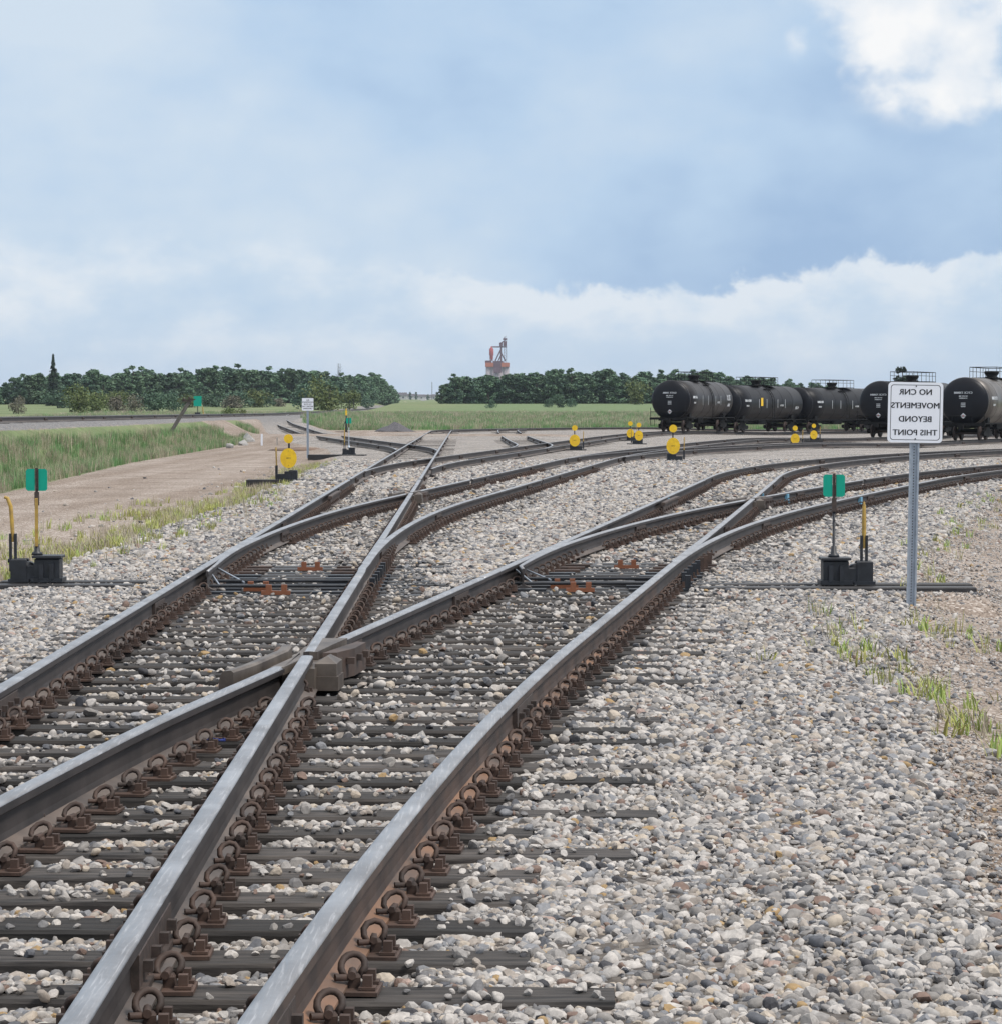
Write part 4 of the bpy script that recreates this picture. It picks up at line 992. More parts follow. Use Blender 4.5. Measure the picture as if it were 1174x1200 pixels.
    pk = MB(); pk.add([(xh-.0, 0, TC-1.02), (xh, .17, TC-.85), (xh, 0, TC-.68), (xh, -.17, TC-.85), (xh+.30, 0, TC-1.02), (xh+.30, .17, TC-.85), (xh+.30, 0, TC-.68), (xh+.30, -.17, TC-.85)], [(0, 1, 2, 3), (7, 6, 5, 4), (0, 4, 5, 1), (1, 5, 6, 2), (2, 6, 7, 3), (3, 7, 4, 0)])
    pk2 = MB(); pk2.add([(xh-.004, 0, TC-.93), (xh-.004, .08, TC-.85), (xh-.004, 0, TC-.77), (xh-.004, -.08, TC-.85)], [(0, 1, 2, 3)])
    pk.m = [0]*len(pk.m); pk.add(pk2.v, pk2.f, 1)
    parts['placard'] = (pk, ['decal', 'pink'])
    sm = MB()
    def side_text(s, size, x, ang, sy=-1, m=0):
        a = R(ang); rr_ = r+.012
        Ms = Matrix.Translation((x, sy*rr_*math.cos(a), TC+rr_*math.sin(a))) @ Matrix.Rotation(R(90)-a, 4, 'X')
        text_mesh(sm, s, size, Ms, m=m, bold=.012)
    side_text(side_mark, .62, hl-1.5, 8); side_text(num, .34, hl-1.4, -14); side_text(mark+" "+num, .26, -hl+1.7, 8); side_text("LD LMT", .18, -hl+1.6, -8); side_text("DOT 111", .2, 2.2, -6)
    for xx in (-3.2, -1.4, 1.2, 3.0): sm.box(xx-.03, xx+.03, -r-.012, -r-.006, TC-.35, TC+.35)
    parts['side_lettering'] = (sm, 'decal')
    if panel:
        ym = MB(); ym.box(-hl*.38, -hl*.38+.5, -r-.02, -r-.008, TC-.2, TC+.45); parts['side_panel'] = (ym, 'yellow')
    return parts
def make_car(P, s_head, label, body, mark, num, side_mark, panel=False):
    i = np.interp
    x0, y0 = i(s_head, P['s'], P['x']), i(s_head, P['s'], P['y']); s1 = s_head+TL+.9
    x1, y1 = i(s1, P['s'], P['x']), i(s1, P['s'], P['y'])
    xm, ym = (x0+x1)/2, (y0+y1)/2; rz = math.atan2(y1-y0, x1-x0)
    t = empty('tank_car', (xm, ym, float(dip(xm, ym))+.002), rz, label, 'tank car', 'black tank cars parked in the yard')
    for k, (mb, mt) in car_parts(body, mark, num, side_mark, panel).items():
        nm = k if isinstance(k, str) else k[0]
        mb.build(nm, [M[q] for q in mt] if isinstance(mt, list) else M[mt], t)
    return t
s5 = s_at(P5, 205); cp = TL+2.35
make_car(P5, s5, 'leftmost tank car of the row, its round end and dusty brown side showing', 'tankbrown', 'GATX', '20886', 'TILX')
make_car(P5, s5+cp, 'second tank car in the row, with a yellow patch on its side', 'tank', 'PROX', '41302', ' ', True)
make_car(P5, s5+2*cp, 'third tank car in the row, with white lettering near its right end', 'tank', 'TILX', '28410', 'TILX')
make_car(P5, s5+3*cp, 'fourth tank car of the row, a black sliver beside the one behind the sign', 'tank', 'GATX', '30751', ' ')
make_car(P5, s5+4*cp, 'fifth tank car of the row, only its top railing seen right of the white sign', 'tank', 'GATX', '30388', ' ')
make_car(P4, s_at(P4, 187), 'tank car standing partly behind the white sign, end towards the camera', 'tank', 'CTCX', '730004', ' ')
make_car(P8, s_at(P8, 167), 'nearest tank car at the right edge, its black end towards the camera', 'tanksilver', 'CTCX', '730008', ' ', True)

# ---------------------------------------------------------------- vegetation
def clump_crown(rad, hgt, z0, n, size, mat, seed, lobes=14, shape='round', droop=0.0):
    r = np.random.default_rng(seed); C = []
    for i in range(lobes):
        t = r.random(); a = r.random()*6.283
        if shape == 'cone': q = rad*(1-t)*.75
        elif shape == 'poplar': q = rad*.6*math.sin(math.pi*min(1, .15+t*.8))**.7*r.random()**.5
        else: q = rad*.7*math.sqrt(max(0, 1-(2*t-1)**2*.8))*r.random()**.5
        C.append((q*math.cos(a), q*math.sin(a), z0+hgt*t*.9, rad*((.17+.24*r.random()) if shape == 'poplar' else (.28+.3*r.random()))*(1-.35*t if shape != 'round' else 1)))
    V = []; F = []
    for i in range(n):
        c = C[r.integers(len(C))]; dvec = r.normal(size=3); dvec /= np.linalg.norm(dvec)+1e-9
        q = c[3]*(r.random()**.35); p = np.array(c[:3])+dvec*q*np.array([1, 1, .9])
        u = r.normal(size=3); u /= np.linalg.norm(u); v = np.cross(u, r.normal(size=3)); v /= np.linalg.norm(v)+1e-9
        s = size*(.5+r.random()); b = len(V); 
        V += [tuple(p+u*s*.5), tuple(p+v*s*.32), tuple(p-u*s*.5), tuple(p-v*s*.32)]; F.append((b, b+1, b+2, b+3))
    me = bpy.data.meshes.new('crown'); me.from_pydata(V, [], F); me.materials.append(mat); return me
def conifer_crown(rad, hgt, z0, mat, seed):
    r = random.Random(seed); mb = MB(); k = 0; z = z0
    while z < z0+hgt:
        t = (z-z0)/hgt; rr_ = rad*(1-t)**.85*(.8+.35*r.random())+.05
        for j in range(max(5, int(12*(1-t)))):
            a = r.random()*6.283
            for q in range(7):
                d0 = rr_*(q+.3)/7; w_ = .30*(1-q/9)+.06; zz = z-.28*d0+.1*math.sin(q)+r.uniform(-.06, .06)
                c, s_ = math.cos(a), math.sin(a); ln = rr_/5
                mb.add([(c*d0-s_*w_, s_*d0+c*w_, zz-.38), (c*(d0+ln), s_*(d0+ln), zz-.45), (c*d0+s_*w_, s_*d0-c*w_, zz-.38), (c*(d0-.05), s_*(d0-.05), zz+.16)], [(0, 1, 2, 3)])
        z += hgt/34
    return mb.mesh('crown', mat)
def trunk_me(h, r0, seed, nb=6):
    r = random.Random(seed); mb = MB(); pts = [(0, 0, -.3)]; 
    for i in range(1, 6): pts.append((r.uniform(-.1, .1)*i*.4, r.uniform(-.1, .1)*i*.4, h*i/5))
    mb.tube(pts, [r0*(1-.16*i) for i in range(6)], 7)
    for k in range(nb):
        z = h*(.3+.6*k/nb); a = r.random()*6.28; l = h*.25*(1.2-k/nb)
        mb.tube([(0, 0, z), (math.cos(a)*l*.5, math.sin(a)*l*.5, z+l*.35), (math.cos(a)*l, math.sin(a)*l, z+l*.6)], [r0*.4, r0*.25, r0*.08], 5)
    return mb.mesh('trunk', M['bark'])
poplars = []
for k in range(7):
    h = [8.6, 9.4, 7.8, 9.0, 8.2, 10.0, 7.2][k]; rad = [1.9, 2.1, 2.0, 1.7, 2.3, 1.8, 2.1][k]
    poplars.append((clump_crown(rad*1.25, h*.90, h*.02, 2800, .42, M['leaf'] if k % 3 else M['leafdark'], 40+k, 38, 'poplar'), trunk_me(h*.8, .13, k)))
def tree(name, me, tr, loc, sc, label, cat, group, rz=0.0):
    t = empty(name, loc, rz, label, cat, group); t.scale = (sc, sc, sc)
    inst(me, 'crown', t); 
    if tr is not None: inst(tr, 'trunk', t)
    return t
rt = random.Random(5)
def wood(pts, label, group, cat='tree', hs=1.0):
    for (x, y, s) in pts:
        me_, tr_ = poplars[rt.randrange(7)]
        tree('poplar_tree', me_, tr_, (x, y, gzs(x, y)-.1), s*hs, label, cat, group, rt.random()*6.28).scale = (s*1.6, s*1.6, s)
# left wood: long edge from beyond the frame to the main line
pl = []
def edge_pts(A, B, n, rows, gap, jit, sfun):
    out = []
    for r_ in range(rows):
        for i in range(n):
            t_ = (i+.5*(r_ % 2)+rt.uniform(-.3, .3))/n; x = A[0]+(B[0]-A[0])*t_; y = A[1]+(B[1]-A[1])*t_+r_*gap
            x *= 1+r_*gap/ y*.9
            out.append((x+rt.uniform(-jit, jit), y+rt.uniform(-jit*2, jit*2), sfun(x/y)*rt.uniform(.82, 1.12)))
    return out
def hleft(u):  # wanted height from direction
    px = 587+u*FPX; top = np.interp(px, [-40, 0, 30, 60, 150, 290, 350, 400, 440, 468], [450, 447, 440, 436, 433, 431, 435, 440, 442, 452]); return (475.5-top)/FPX
L1 = edge_pts((-128, 640), (-43, 760), 46, 3, 10, .8, lambda u: 1.0)+edge_pts((-43, 760), (-38, 1010), 22, 2, 5, .8, lambda u: 1.0)
L1 = [(x, y, (hleft(x/y)*y)/8.7*rt.uniform(.93, 1.08)) for x, y, s in L1]
wood(L1, 'poplar in the dense dark wood on the left, beyond the main line', 'trees of the left wood')
def hright(u):
    px = 587+u*FPX; top = np.interp(px, [517, 530, 600, 700, 760, 830, 880, 930, 960, 1010, 1060, 1200], [452, 440, 437, 430, 433, 434, 440, 446, 451, 456, 462, 463]); return (473.5-top)/FPX
L2 = edge_pts((-14, 690), (52, 700), 36, 3, 9, .9, lambda u: 1.0)+edge_pts((52, 700), (104, 860), 26, 2, 9, 1.0, lambda u: 1.0)+edge_pts((104, 860), (190, 1100), 18, 1, 9, 1.0, lambda u: 1.0)
L2 = [(x, y, (hright(x/y)*y)/8.7*rt.uniform(.93, 1.08)) for x, y, s in L2]
wood(L2, 'poplar in the broad green wood right of centre, beyond the field', 'trees of the right wood')
sp_me = conifer_crown(2.6, 12.0, .8, M['needle'], 3); sp_tr = trunk_me(11, .14, 77, 2)
def dirpt(px, y, z=None): x = (px-587)/FPX*y; return (x, y, gzs(x, y)-.05)
tree('spruce_tree', sp_me, sp_tr, dirpt(63, 610), .90, 'lone tall spruce rising above the left wood', 'spruce tree', None)
pine_me = clump_crown(1.7, 3.0, 5.0, 420, .5, M['needle'], 8, 6, 'round'); pine_tr = trunk_me(7.4, .14, 9, 5)
tree('pine_tree', pine_me, pine_tr, dirpt(1056, 480), .95, 'ragged pine top showing above the white sign and the tank car', 'pine tree', None)
# bushes
bush_me = [clump_crown(2.2, 2.6, .2, 1300, .26, M['willow'], 60+i, 12, 'round') for i in range(3)]
dry_me = [clump_crown(2.0, 2.4, .1, 1300, .22, M['drybush'], 70+i, 12, 'round') for i in range(2)]
dk_me = [clump_crown(2.3, 2.8, .1, 1500, .28, M['leafdark'], 80+i, 12, 'round') for i in range(2)]
BT = trunk_me(2.2, .07, 5, 6)
for (px, y, me_, sc, lb) in [
    (92, 430, bush_me[0], 1.35, 'light green willow bush in front of the left wood, right of the spruce'), (112, 440, bush_me[1], 1.15, 'rounded green bush between the willow bush and the grey dry bush'),
    (138, 430, dry_me[0], 1.15, 'grey brown leafless bush, left one of the dry pair beyond the main line'), (158, 440, dry_me[1], 1.0, 'grey brown leafless bush, right one of the dry pair beyond the main line'),
    (186, 440, dk_me[0], 1.2, 'dark low bush left of the far green target'), (204, 450, dk_me[1], 1.0, 'dark low bush just behind the leaning timber'),
    (270, 330, bush_me[2], .55, 'small light green bush standing alone beyond the main line'), (284, 335, bush_me[0], .45, 'smaller light green bush right beside the lone one beyond the main line'),
    (362, 520, dk_me[1], 1.5, 'dark bush directly behind the small far white sign'), (386, 500, bush_me[1], 2.0, 'tall pale willow at the wood edge right of the small white sign'), (410, 560, bush_me[2], 1.3, 'pale bush at the right foot of the left wood'),
    (22, 420, dry_me[1], .9, 'reddish dry bush at the far left edge beyond the main line'),
    (432, 700, dk_me[0], 1.0, 'small dark bush near the right end of the left wood'),
    (653, 560, dk_me[0], .85, 'larger round bush standing in the green field before the right wood'), (643, 565, dk_me[1], .55, 'small low bush just left of the round field bush'), (670, 570, dk_me[1], .60, 'small low bush just right of the round field bush'), (575, 540, dk_me[1], .55, 'low bush in the green field below the red elevator'),
    (745, 660, bush_me[0], 1.7, 'paler rounded tree at the front of the right wood, left of the tank cars')]:
    tree('bush', me_, BT, dirpt(px, y), sc, lb, 'bush', None, rt.random()*6)
belt = ['olive', 'dull', 'pale']
for k in range(18):
    px = 66+k*15.5+rt.uniform(-5, 5); me_ = rt.choice([bush_me[0], dk_me[0], dk_me[1], dry_me[0], bush_me[2]])
    t_ = tree('bush', me_, BT, dirpt(px, 560+rt.uniform(-30, 30)), rt.uniform(.7, 1.25), 'low bush of the scrub belt along the foot of the left wood', 'bush', 'scrub along the left wood', rt.random()*6); t_.scale = (t_.scale[0]*1.5, t_.scale[0]*1.5, t_.scale[0]*.95)
bare = MB()
for k in range(5): bare.tube([(0, 0, 0), (rt.uniform(-.3, .3), 0, 5), (rt.uniform(-.5, .5), 0, 9.5)], [.09, .05, .02], 5)
for k in range(9):
    z = rt.uniform(4, 9); a = rt.random()*6; bare.tube([(0, 0, z), (math.cos(a)*.9, math.sin(a)*.9, z+1.2)], [.035, .012], 4)
o = bare.build('bare_tree', M['bark']); o.location = dirpt(398, 900); o.scale = (1.4, 1.4, 1.32); tag(o, 'bare dead tree poking above the right part of the left wood', 'bare tree')
# grass tufts
def tuft(n, h, w_, mat, seed, spread=.12, lean=.35):
    r = np.random.default_rng(seed); V = []; F = []
    for i in range(n):
        a = r.random()*6.283; d_ = spread*r.random()**.5; x, y = d_*math.cos(a), d_*math.sin(a); b = r.random()*6.283; l = h*(.5+.6*r.random()); le = lean*l*r.random()
        cx, cy = math.cos(b), math.sin(b); wx, wy = -cy*w_, cx*w_; k = len(V)
        V += [(x-wx, y-wy, -.02), (x+wx, y+wy, -.02), (x+cx*le*.4+wx*.7, y+cy*le*.4+wy*.7, l*.6), (x+cx*le*.4-wx*.7, y+cy*le*.4-wy*.7, l*.6), (x+cx*le, y+cy*le, l)]
        F += [(k, k+1, k+2, k+3), (k+3, k+2, k+4)]
    me = bpy.data.meshes.new('tuft'); me.from_pydata(V, [], F); me.materials.append(mat); return me
def scatter_on(name, cand, meshes, smin, smax, label, cat, seed):
    x, y = cand; z = gz(x, y); n = len(x); r = np.random.default_rng(seed)
    return scatter(name, np.stack([x, y, z], -1), np.stack([r.normal(0, .08, n), r.normal(0, .08, n), r.random(n)*6.283], -1), r.uniform(smin, smax, n), meshes, label, cat, seed)
def cand(x0, x1, y0, y1, n, keep, seed):
    r = np.random.default_rng(seed); x = r.uniform(x0, x1, n); y = r.uniform(y0, y1, n); k = keep(x, y, r) & (np.abs(x) < .19*y+5); return x[k], y[k]
# bank on the left
c1 = cand(-34, -10, 52, 260, 60000, lambda x, y, r: (masks(x, y)[2] > .6) & (x < MAINX(y)+40) & (x > MAINX(y)+3.3), 1)
scatter_on('tall_grass', c1, [tuft(34, .62, .010, M['grassb'], 1, .30), tuft(30, .50, .012, M['grassb'], 2, .32), tuft(34, .70, .007, M['grassdry'], 3, .3), tuft(30, .5, .007, M['grassdry'], 4, .3)], .35, .85, 'tall green and straw coloured grass on the bank left of the dirt road', 'grass', 1)
c2 = cand(-60, 40, 240, 420, 26000, lambda x, y, r: (masks(x, y)[2] > .7) & ((y > faredge(x)+3)), 2)
scatter_on('field_grass', c2, [tuft(30, .55, .016, M['grassb'], 5, .5), tuft(30, .6, .012, M['grassdry'], 6, .5), tuft(26, .45, .018, M['grassb'], 7, .5)], .6, 1.2, 'rough green grass of the field beyond the tracks', 'grass', 2)
# weeds between ballast and road (left) and on the ballast (right)
def weedkeep(x, y, r):
    le = leftedge(y); d_ = np.abs(x-(le-.55)); patch = np.sin(y*.9)*.5+np.sin(y*.37+1)*.5
    return (r.random(len(x)) < .8*np.exp(-(d_/(.45+.12*patch))**2)*(.6+.5*patch)+.05*(1+patch)*(d_ < 1.9)*(y < 60))
c3 = cand(-8, -4, 30, 95, 14000, weedkeep, 3)
wk = [tuft(16, .17, .006, M['weed'], 8, .08, .8), tuft(18, .13, .007, M['weed'], 9, .10, .9), tuft(14, .20, .004, M['grassdry'], 10, .07, .6), tuft(14, .20, .004, M['grassdry'], 14, .09, .7), tuft(14, .16, .006, M['weedgreen'], 15, .07, .7)]
scatter_on('weeds', c3, wk, .5, 1.2, 'yellow green weeds along the edge of the ballast left of the tracks', 'weeds', 3)
def rk(x, y, r):
    a = np.exp(-(((x-2.50)/.28)**2+((y-18.6)/2.6)**2)); b = np.exp(-(((x-2.62)/.20)**2+((y-15.6)/2.3)**2)); c = np.exp(-(((x-3.6)/.5)**2+((y-22.0)/1.0)**2))*.35
    e = np.exp(-((x-rightedge(y)-.1)/.35)**2)*.16*(y > 22); return r.random(len(x)) < (a+b+c)*.95+e
c4 = cand(1.2, 11, 10, 60, 11000, rk, 4)
scatter_on('ballast_weeds', c4, [tuft(12, .10, .006, M['weedgreen'], 11, .05, 1.3), tuft(9, .15, .003, M['weed'], 12, .04, .9), tuft(10, .08, .006, M['weed'], 13, .05, 1.4), tuft(9, .13, .003, M['grassdry'], 16, .05, .9)], .6, 1.5, 'sparse green weeds growing through the ballast on the right', 'weeds', 4)

# ---------------------------------------------------------------- ballast stones
def pebble(seed, flat):
    r = np.random.default_rng(seed); bm = bmesh.new(); bmesh.ops.create_icosphere(bm, subdivisions=2, radius=1.0)
    ax = np.array([1.0, .62+.3*r.random(), flat*(.48+.25*r.random())])
    planes = [(lambda v: v/np.linalg.norm(v))(r.normal(size=3)) for _ in range(13)]; ds = r.uniform(.50, .82, 13)
    for v in bm.verts:
        p = np.array(v.co)
        for n_, d_ in zip(planes, ds):
            t_ = p.dot(n_)
            if t_ > d_: p = p-n_*(t_-d_)*.97
        p = p*ax*(1+.02*r.normal()); v.co = p*1.18
    me = bpy.data.meshes.new('stone'); bm.to_mesh(me); bm.free(); me.materials.append(M['stone'])
    me.polygons.foreach_set('use_smooth', [seed % 4 == 0]*len(me.polygons)); return me
pebs = [pebble(i, 1.0) for i in range(14)]
def near_rail_or_tie(x, y): return np.zeros(len(x), bool)
def tie_cover():
    out = []
    for o in bpy.data.objects:
        if o.type == 'MESH' and o.name.split('.')[0] == 'tie' and o.parent:
            p = o.parent.location+o.location; 
            if p.y < 62: out.append((p.x, p.y, o.rotation_euler.z, max(v.co.x for v in o.data.vertices)))
    return out
TC_ = tie_cover()
def stones(y0, y1, dens, smean, seed, margin):
    r = np.random.default_rng(seed); X_, Y_ = [], []
    ya = y0
    while ya < y1:
        yb = min(y1, ya+2); w_ = .185*yb+margin; n = int(2*w_*(yb-ya)*dens); X_.append(r.uniform(-w_, w_, n)); Y_.append(r.uniform(ya, yb, n)); ya = yb
    x, y = np.concatenate(X_), np.concatenate(Y_)
    m_ = masks(x, y)[0]*(x > leftedge(y)-2.5); k = m_+(r.random(len(x))-.5)*.7 > .45
    # sparse spill over the dirt beside the ballast
    k |= (r.random(len(x)) < .07*np.exp(-np.clip(np.minimum(np.abs(x-rightedge(y)), np.abs(x-leftedge(y))), 0, 9)/.8))
    fines_and_gap_shade = (~k) & (x > 0) & (masks(x, y)[1] > .5) & (r.random(len(x)) < .55) & (y < 60)  # small stones lying on the dirt at right
    k |= fines_and_gap_shade
    fines_and_gap_shade = fines_and_gap_shade[k]; x, y = x[k], y[k]
    inb0 = (y < 34) & (x > np.interp(y, P1['y'], P1['x'])-1.3) & (x < np.interp(y, P2['y'], P2['x'])+1.4)
    ex = np.nonzero(inb0)[0]; x = np.r_[x, x[ex]+r.normal(0, .03, len(ex))]; y = np.r_[y, y[ex]+r.normal(0, .03, len(ex))]
    s = np.clip(r.lognormal(math.log(smean), .38, len(x)), smean*.4, smean*2.4)
    s[:len(fines_and_gap_shade)] *= np.where(fines_and_gap_shade, .42, 1.0)
    on = np.zeros(len(x), bool); low = np.zeros(len(x), bool)
    order = np.argsort(y); ysrt = y[order]
    for (tx, ty, rz, hl_) in TC_:
        a, b = np.searchsorted(ysrt, [ty-.5, ty+.5]); ix = order[a:b]
        dx_, dy_ = x[ix]-tx, y[ix]-ty; c, sn = math.cos(rz), math.sin(rz); u = dx_*c+dy_*sn; v = -dx_*sn+dy_*c
        hit = (np.abs(u) < hl_+.01) & (np.abs(v) < .104+s[ix]*.35); on[ix[hit]] = True
    # rails: keep stones off the foot and low beside it
    offr = np.full(len(x), 9.0)
    for P_ in (P1, P2, P3, P4, P5):
        for sd in (-1, 1):
            ox = P_['x']+sd*.755*np.cos(P_['th']); oy = P_['y']-sd*.755*np.sin(P_['th'])
            q = (y >= oy[0]) & (y <= oy[-1]); offr[q] = np.minimum(offr[q], np.abs(x[q]-np.interp(y[q], oy, ox)))
    sw = np.zeros(len(x), bool)
    for Pq, Pr, y_a in ((P1, P4, 25.3), (P2, P3, 25.7)):
        sw |= (y > y_a) & (y < y_a+4.8) & (x > np.interp(y, Pq['y'], Pq['x'])-.72) & (x < np.interp(y, Pr['y'], Pr['x'])+.72)
    keep = (~sw | (r.random(len(x)) < .22)) & (~on | ((r.random(len(x)) < .05) & (offr > .2))) & ((offr > .085) | (r.random(len(x)) < .25))
    lowm = offr < .2
    x, y, s, on, lowm = x[keep], y[keep], s[keep], on[keep], lowm[keep]
    inb = ((x > np.interp(y, P1['y'], P1['x'])-1.3) & (x < np.interp(y, P2['y'], P2['x'])+1.4)).astype(float)
    z = gz(x, y)+s*.05+r.uniform(-.012, .006, len(x)); z = np.where((inb > 0) & (y < 34), z+.002, z); z = np.where(on, TIEZ+s*.30, z); z = np.where(lowm & ~on, z-.012, z)
    n = len(x); rot = np.stack([r.normal(0, .45, n), r.normal(0, .45, n), r.random(n)*6.283], -1)
    return np.stack([x, y, z], -1), rot, s
A_ = stones(3.0, 14, 1650, .0168, 1, 2.0); B_ = stones(14, 30, 1100, .0185, 2, 1.8); C_ = stones(30, 56, 500, .0255, 3, 1.2); D_ = stones(56, 96, 190, .038, 4, .5)
print('stones', len(A_[0]), len(B_[0]), len(C_[0]), len(D_[0]))
scatter('ballast_stones', *[np.concatenate([q[k_] for q in (A_, B_, C_, D_)]) for k_ in range(3)], pebs, 'rounded grey, white and tan ballast stones filling the track bed', 'ballast', 5)

# ---------------------------------------------------------------- odds and ends
# leaning timber on the bank
t = empty('leaning_timber', (0, 0, 0), 0, 'grey timber leaning over the grassy bank with a dark fitting on top', 'leaning timber')
p0 = at(199, 510, .25); b_ = MB(); q = Vector((.95, 0, 1.75)); 
b_.box(-.09, .09, -.05, .05, -.3, 2.0, 0, bev=.01); o = b_.build('timber', M['greywood'], t); o.rotation_euler = (0, R(31), 0)
b_ = MB(); b_.box(-.36, .12, -.09, .09, 1.93, 2.03, 0); b_.tube([(-.28, -.12, 2.06), (-.28, .12, 2.06)], .05, 8); b_.tube([(.0, -.12, 2.1), (.0, .12, 2.1)], .06, 8); b_.box(-.02, .30, -.03, .03, 2.0, 2.06, 0)
o = b_.build('fitting', M['rustdark'], t); o.location = (1.0, 0, -.28)
t.location = (p0.x, p0.y, gzs(p0.x, p0.y))
p0 = at(307, 520, -.3); b_ = MB(); b_.box(-.05, .05, -.02, .02, -.1, .62, 0, bev=.01); o = b_.build('marker_stake', M['white']); o.location = (p0.x, p0.y, gzs(p0.x, p0.y)); tag(o, 'short white stake in the grass at the bend of the dirt road', 'marker stake')
p0 = at(325, 520, -.3); b_ = MB(); b_.box(-.04, .04, -.02, .02, -.1, .45, 0, bev=.01); o = b_.build('marker_stake', M['panel']); o.location = (p0.x, p0.y, gzs(p0.x, p0.y)); tag(o, 'shorter dull stake right of the white one at the dirt road', 'marker stake')
def rock(seed, s, loc, lb):
    me_ = pebble(seed, 1.3).copy(); me_.materials.clear(); me_.materials.append(M['rock']); o = inst(me_, 'rock', None, loc, (0, 0, seed), (s, s, s)); tag(o, lb, 'rock')
for k, (px, py, s, lb) in enumerate([(291, 518, .5, 'largest pale rock at the edge of the dirt road'), (285, 521, .3, 'pale rock tucked against the left of the largest one'), (269, 524, .28, 'small pale rock in the grass left of the others')]):
    p0 = at(px, py, -.35); rock(90+k, s, (p0.x, p0.y, gzs(p0.x, p0.y)+s*.25), lb)
p0 = at(462, 504, -.2); b_ = MB(); prof = []
for i in range(7): prof.append((.0+.85*i/6, 1.75*(1-i/6)**1.1+.05))
b_.lathe(prof, 28, 'z', smooth=True)
b_.v = [(x*(1+.12*math.sin(3*math.atan2(y, x)+z*3)), y, z+.05*math.sin(x*4)+.04*random.random()) for x, y, z in b_.v]
o = b_.build('gravel_pile', M['pile']); p0 = at(461, 504, -.3); o.location = (-9.0, 238, gzs(-9, 238)-.05); tag(o, 'low dark heap of crushed rock at the edge of the field', 'gravel pile')
p0 = at(352, 525, -.3); b_ = MB(); b_.lathe([(0, 1.5), (.10, 1.1), (.16, .3), (.17, .01)], 20, 'z'); o = b_.build('dirt_heap', simple('brown_dirt', (.20, .13, .09), .95, scale=4, c2=(.11, .075, .055), bump=.5)); o.location = (p0.x, p0.y, gzs(p0.x, p0.y)-.02); o.scale = (1.1, 1.6, 1); tag(o, 'low brown dirt heap right of the small far white sign post', 'dirt heap')
b_ = MB(); rr_ = random.Random(2); pts = [(rr_.uniform(-.045, .045), rr_.uniform(-.03, .03), .008+.015*rr_.random()) for _ in range(14)]; b_.tube(pts, .007, 5); o = b_.build('blue_scrap', M['bluecloth']); p0 = at(253, 872, -.2); o.location = (p0.x, p0.y, -.195); tag(o, 'crumpled scrap of blue string lying on the ballast between near rails', 'scrap')
# utility pole by the end of the left wood
b_ = MB(); b_.tube([(0, 0, 0), (0, 0, 4.6)], .09, 7); o = b_.build('utility_pole', M['greywood']); o.location = dirpt(415, 560); o.scale = (1, 1, .6); tag(o, 'thin grey pole standing before the right end of the left wood', 'pole')

# grain elevator far off
EY = 3000.0; mpp = EY/FPX
ex = (583-587)*mpp; ez = CAMZ+(482-470)*mpp
E_ = empty('grain_elevator', (ex, EY, ez), 0, 'hazy grain elevator with red legs above the right wood', 'grain elevator')
def zz(py): return (470-py)*mpp
W = 27*mpp
b_ = MB(); 
for i in range(4): b_.lathe([(-5, W/8*1.02), (zz(430), W/8*1.02)], 20, 'z', M=Matrix.Translation((-W/2+W/8+i*W/4, 0, 0)))
b_.box(-W/2+1, W/2-1, -2, 8, -5, zz(430)); b_.build('silo', M['concrete'], E_)
b_ = MB(); b_.box(-W/2-.6, W/2+.3, -4.5, 9, zz(430)+.1, zz(425)); b_.build('orange_band', M['elevorange'], E_)
b_ = MB(); b_.box(-W/2-.8, -W/4, -3, 6, zz(425)+.05, zz(422.5)); b_.box(-W/5, W/4, -3, 6, zz(425)+.05, zz(423)); b_.box(-4, 4, -4.9, -4.55, zz(437), zz(424)); b_.build('gallery', M['elevdark'], E_)
b_ = MB(); xl = (576-583)*mpp; b_.lathe([(zz(423), .8), (zz(420.5), 1.2), (zz(417), 1.9), (zz(416), 2.3), (zz(409), 2.3), (zz(407.5), 1.0), (zz(406), .6)], 16, 'z', M=Matrix.Translation((xl, 0, 0))); 
for q in (-1.6, 1.6): b_.tube([(xl+q, 0, zz(424)), (xl+q, 0, zz(417))], .25, 6)
b_.build('dust_bin', M['elevred'], E_)
b_ = MB(); xm = (587-583)*mpp; xr = (592-583)*mpp
b_.tube([(xl, 0, zz(406.5)), (xr+1.5, 0, zz(406.5))], .7, 6); b_.tube([(xm, 0, zz(424)), (xm, 0, zz(402))], .9, 8); b_.tube([(xm, 0, zz(409)), (xm-6, 0, zz(423))], .7, 6); b_.tube([(xm, 0, zz(413)), (xm+4.5, 0, zz(423))], .7, 6); b_.tube([(xm, 0, zz(416)), (xm-3, 0, zz(423))], .6, 6)
b_.box(xm-1.6, xm+1.6, -1.5, 1.5, zz(406.5), zz(401.5)); b_.tube([(xm, 0, zz(402)), (xr, 0, zz(398.5))], .6, 6)
b_.build('spout_frame', M['elevdark'], E_)
b_ = MB(); 
for q in (-1.2, 1.2):
    for w2 in (-1.2, 1.2): b_.tube([(xr+q, w2, zz(425)), (xr+q, w2, zz(396))], .22, 5)
for i in range(9):
    z_ = zz(424)+i*3.1; b_.tube([(xr-1.2, -1.2, z_), (xr+1.2, -1.2, z_+3.1)], .15, 4); b_.box(xr-1.4, xr+1.4, -1.4, 1.4, z_, z_+.2)
b_.box(xr-2.6, xr+1.6, -1.5, 1.5, zz(398.5), zz(396.5)); b_.box(xr-2.3, xr+1.2, -1.4, 1.4, zz(405.5), zz(400)); b_.tube([(xr, 0, zz(396.5)), (xr, 0, zz(394))], .15, 5)
b_.box(xr-1.6, xr-1.2, -.3, .3, zz(396.5), zz(394.5)); b_.build('leg_tower', M['elevdark'], E_)
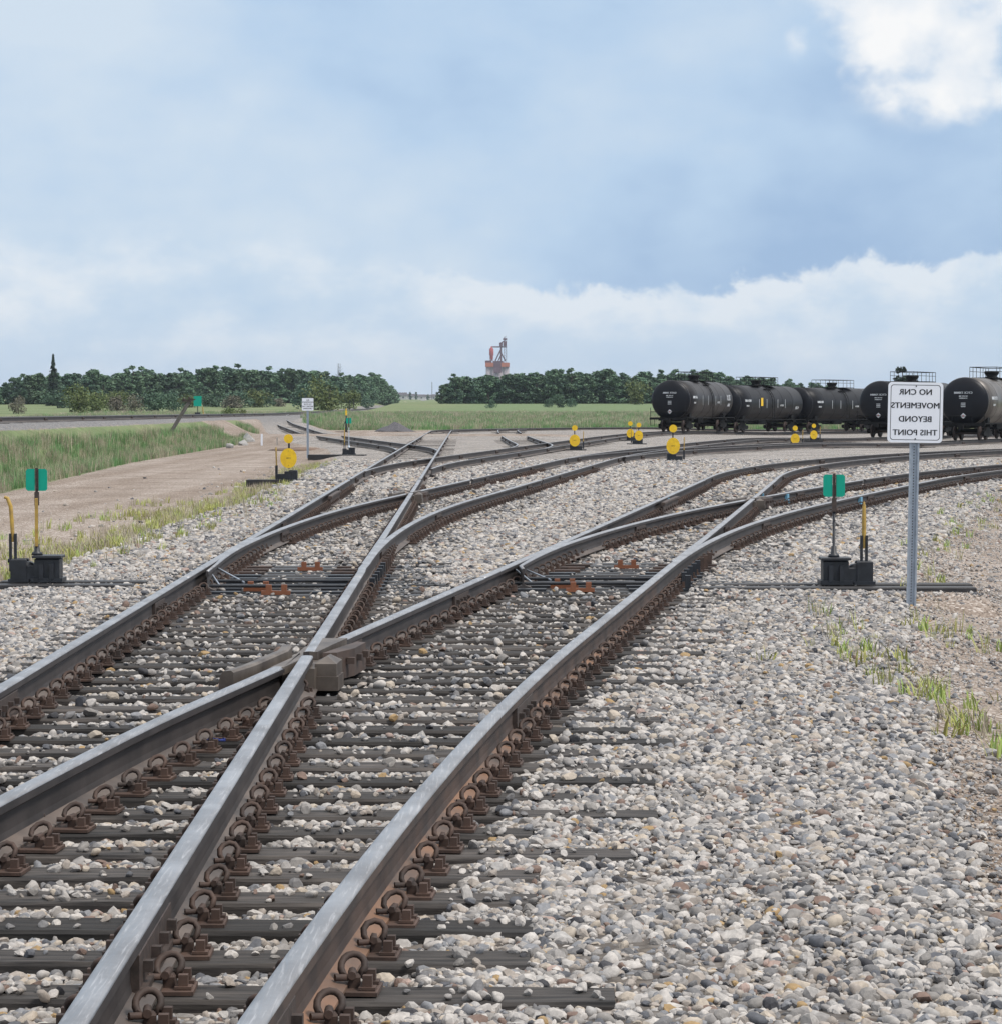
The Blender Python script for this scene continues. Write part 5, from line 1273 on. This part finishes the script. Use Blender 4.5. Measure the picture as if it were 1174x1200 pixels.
# far town seen in the gap between the woods
for k, (px, w2, h2, yy, lb) in enumerate([(470, 10, 6, 2350, 'leftmost pale house in the gap between the woods'), (477, 13, 5, 2450, 'wide low pale house just right of the leftmost one in the gap'), (484, 8, 5, 2600, 'small pale house in the left half of the gap'),
        (491, 12, 4.5, 2500, 'long low pale building in the middle of the gap'), (498, 9, 5.5, 2650, 'pale house right of the middle of the gap'), (505, 14, 4.5, 2550, 'long pale shed near the right wood'), (512, 9, 5, 2600, 'rightmost pale house against the right wood')]):
    x = (px-587)/FPX*yy; t = empty('house', (x, yy, gzs(x, yy)), 0, lb, 'house', 'far houses between the woods')
    b_ = MB(); b_.box(-w2/2, w2/2, 0, 9, -1, h2*.6, 0); b_.build('wall', M['hwall'], t)
    b_ = MB(); b_.add([(-w2/2-.4, -.5, h2*.6), (w2/2+.4, -.5, h2*.6), (w2/2+.4, 9.5, h2*.6), (-w2/2-.4, 9.5, h2*.6), (-w2/2, 4.5, h2), (w2/2, 4.5, h2)], [(0, 1, 5, 4), (2, 3, 4, 5), (3, 0, 4), (1, 2, 5), (3, 2, 1, 0)]); b_.build('roof', M['roof'], t)
    for q in (-.25, .2):
        b_ = MB(); b_.box(q*w2-.6, q*w2+.6, -.06, -.02, h2*.2, h2*.45, 0); b_.build('window', M['glass'], t)
for k, (px, yy, sc) in enumerate([(481, 2300, .9), (488, 2350, .8), (502, 2300, .75)]):
    me_, tr_ = poplars[k]; tree('poplar_tree', me_, tr_, dirpt(px, yy), sc, ['far roundish tree among the houses, left one in the gap', 'far tree in the middle of the gap among houses', 'far low tree right of the gap middle'][k], 'tree', None)
b_ = MB(); b_.tube([(0, 0, 0), (0, 0, 15)], .25, 6); o = b_.build('radio_mast', M['greywood']); o.location = dirpt(506.5, 2400); tag(o, 'thin mast rising from the houses between the woods', 'mast')

# ---------------------------------------------------------------- haze
h_ = MB(); h_.box(-3300, 3300, -80, 6100, -3, 75); ho = None
hm = bpy.data.materials.new('haze_air'); hm.use_nodes = True; hn = hm.node_tree; hn.nodes.clear()
pv = hn.nodes.new('ShaderNodeVolumePrincipled'); pv.inputs['Color'].default_value = (.80, .88, 1.0, 1); pv.inputs['Density'].default_value = .00007; pv.inputs['Anisotropy'].default_value = .0
oo = hn.nodes.new('ShaderNodeOutputMaterial'); hn.links.new(pv.outputs[0], oo.inputs['Volume'])
ho = h_.build('haze', hm); tag(ho, kind='stuff'); ho['label'] = 'thin pale blue air over the whole plain'
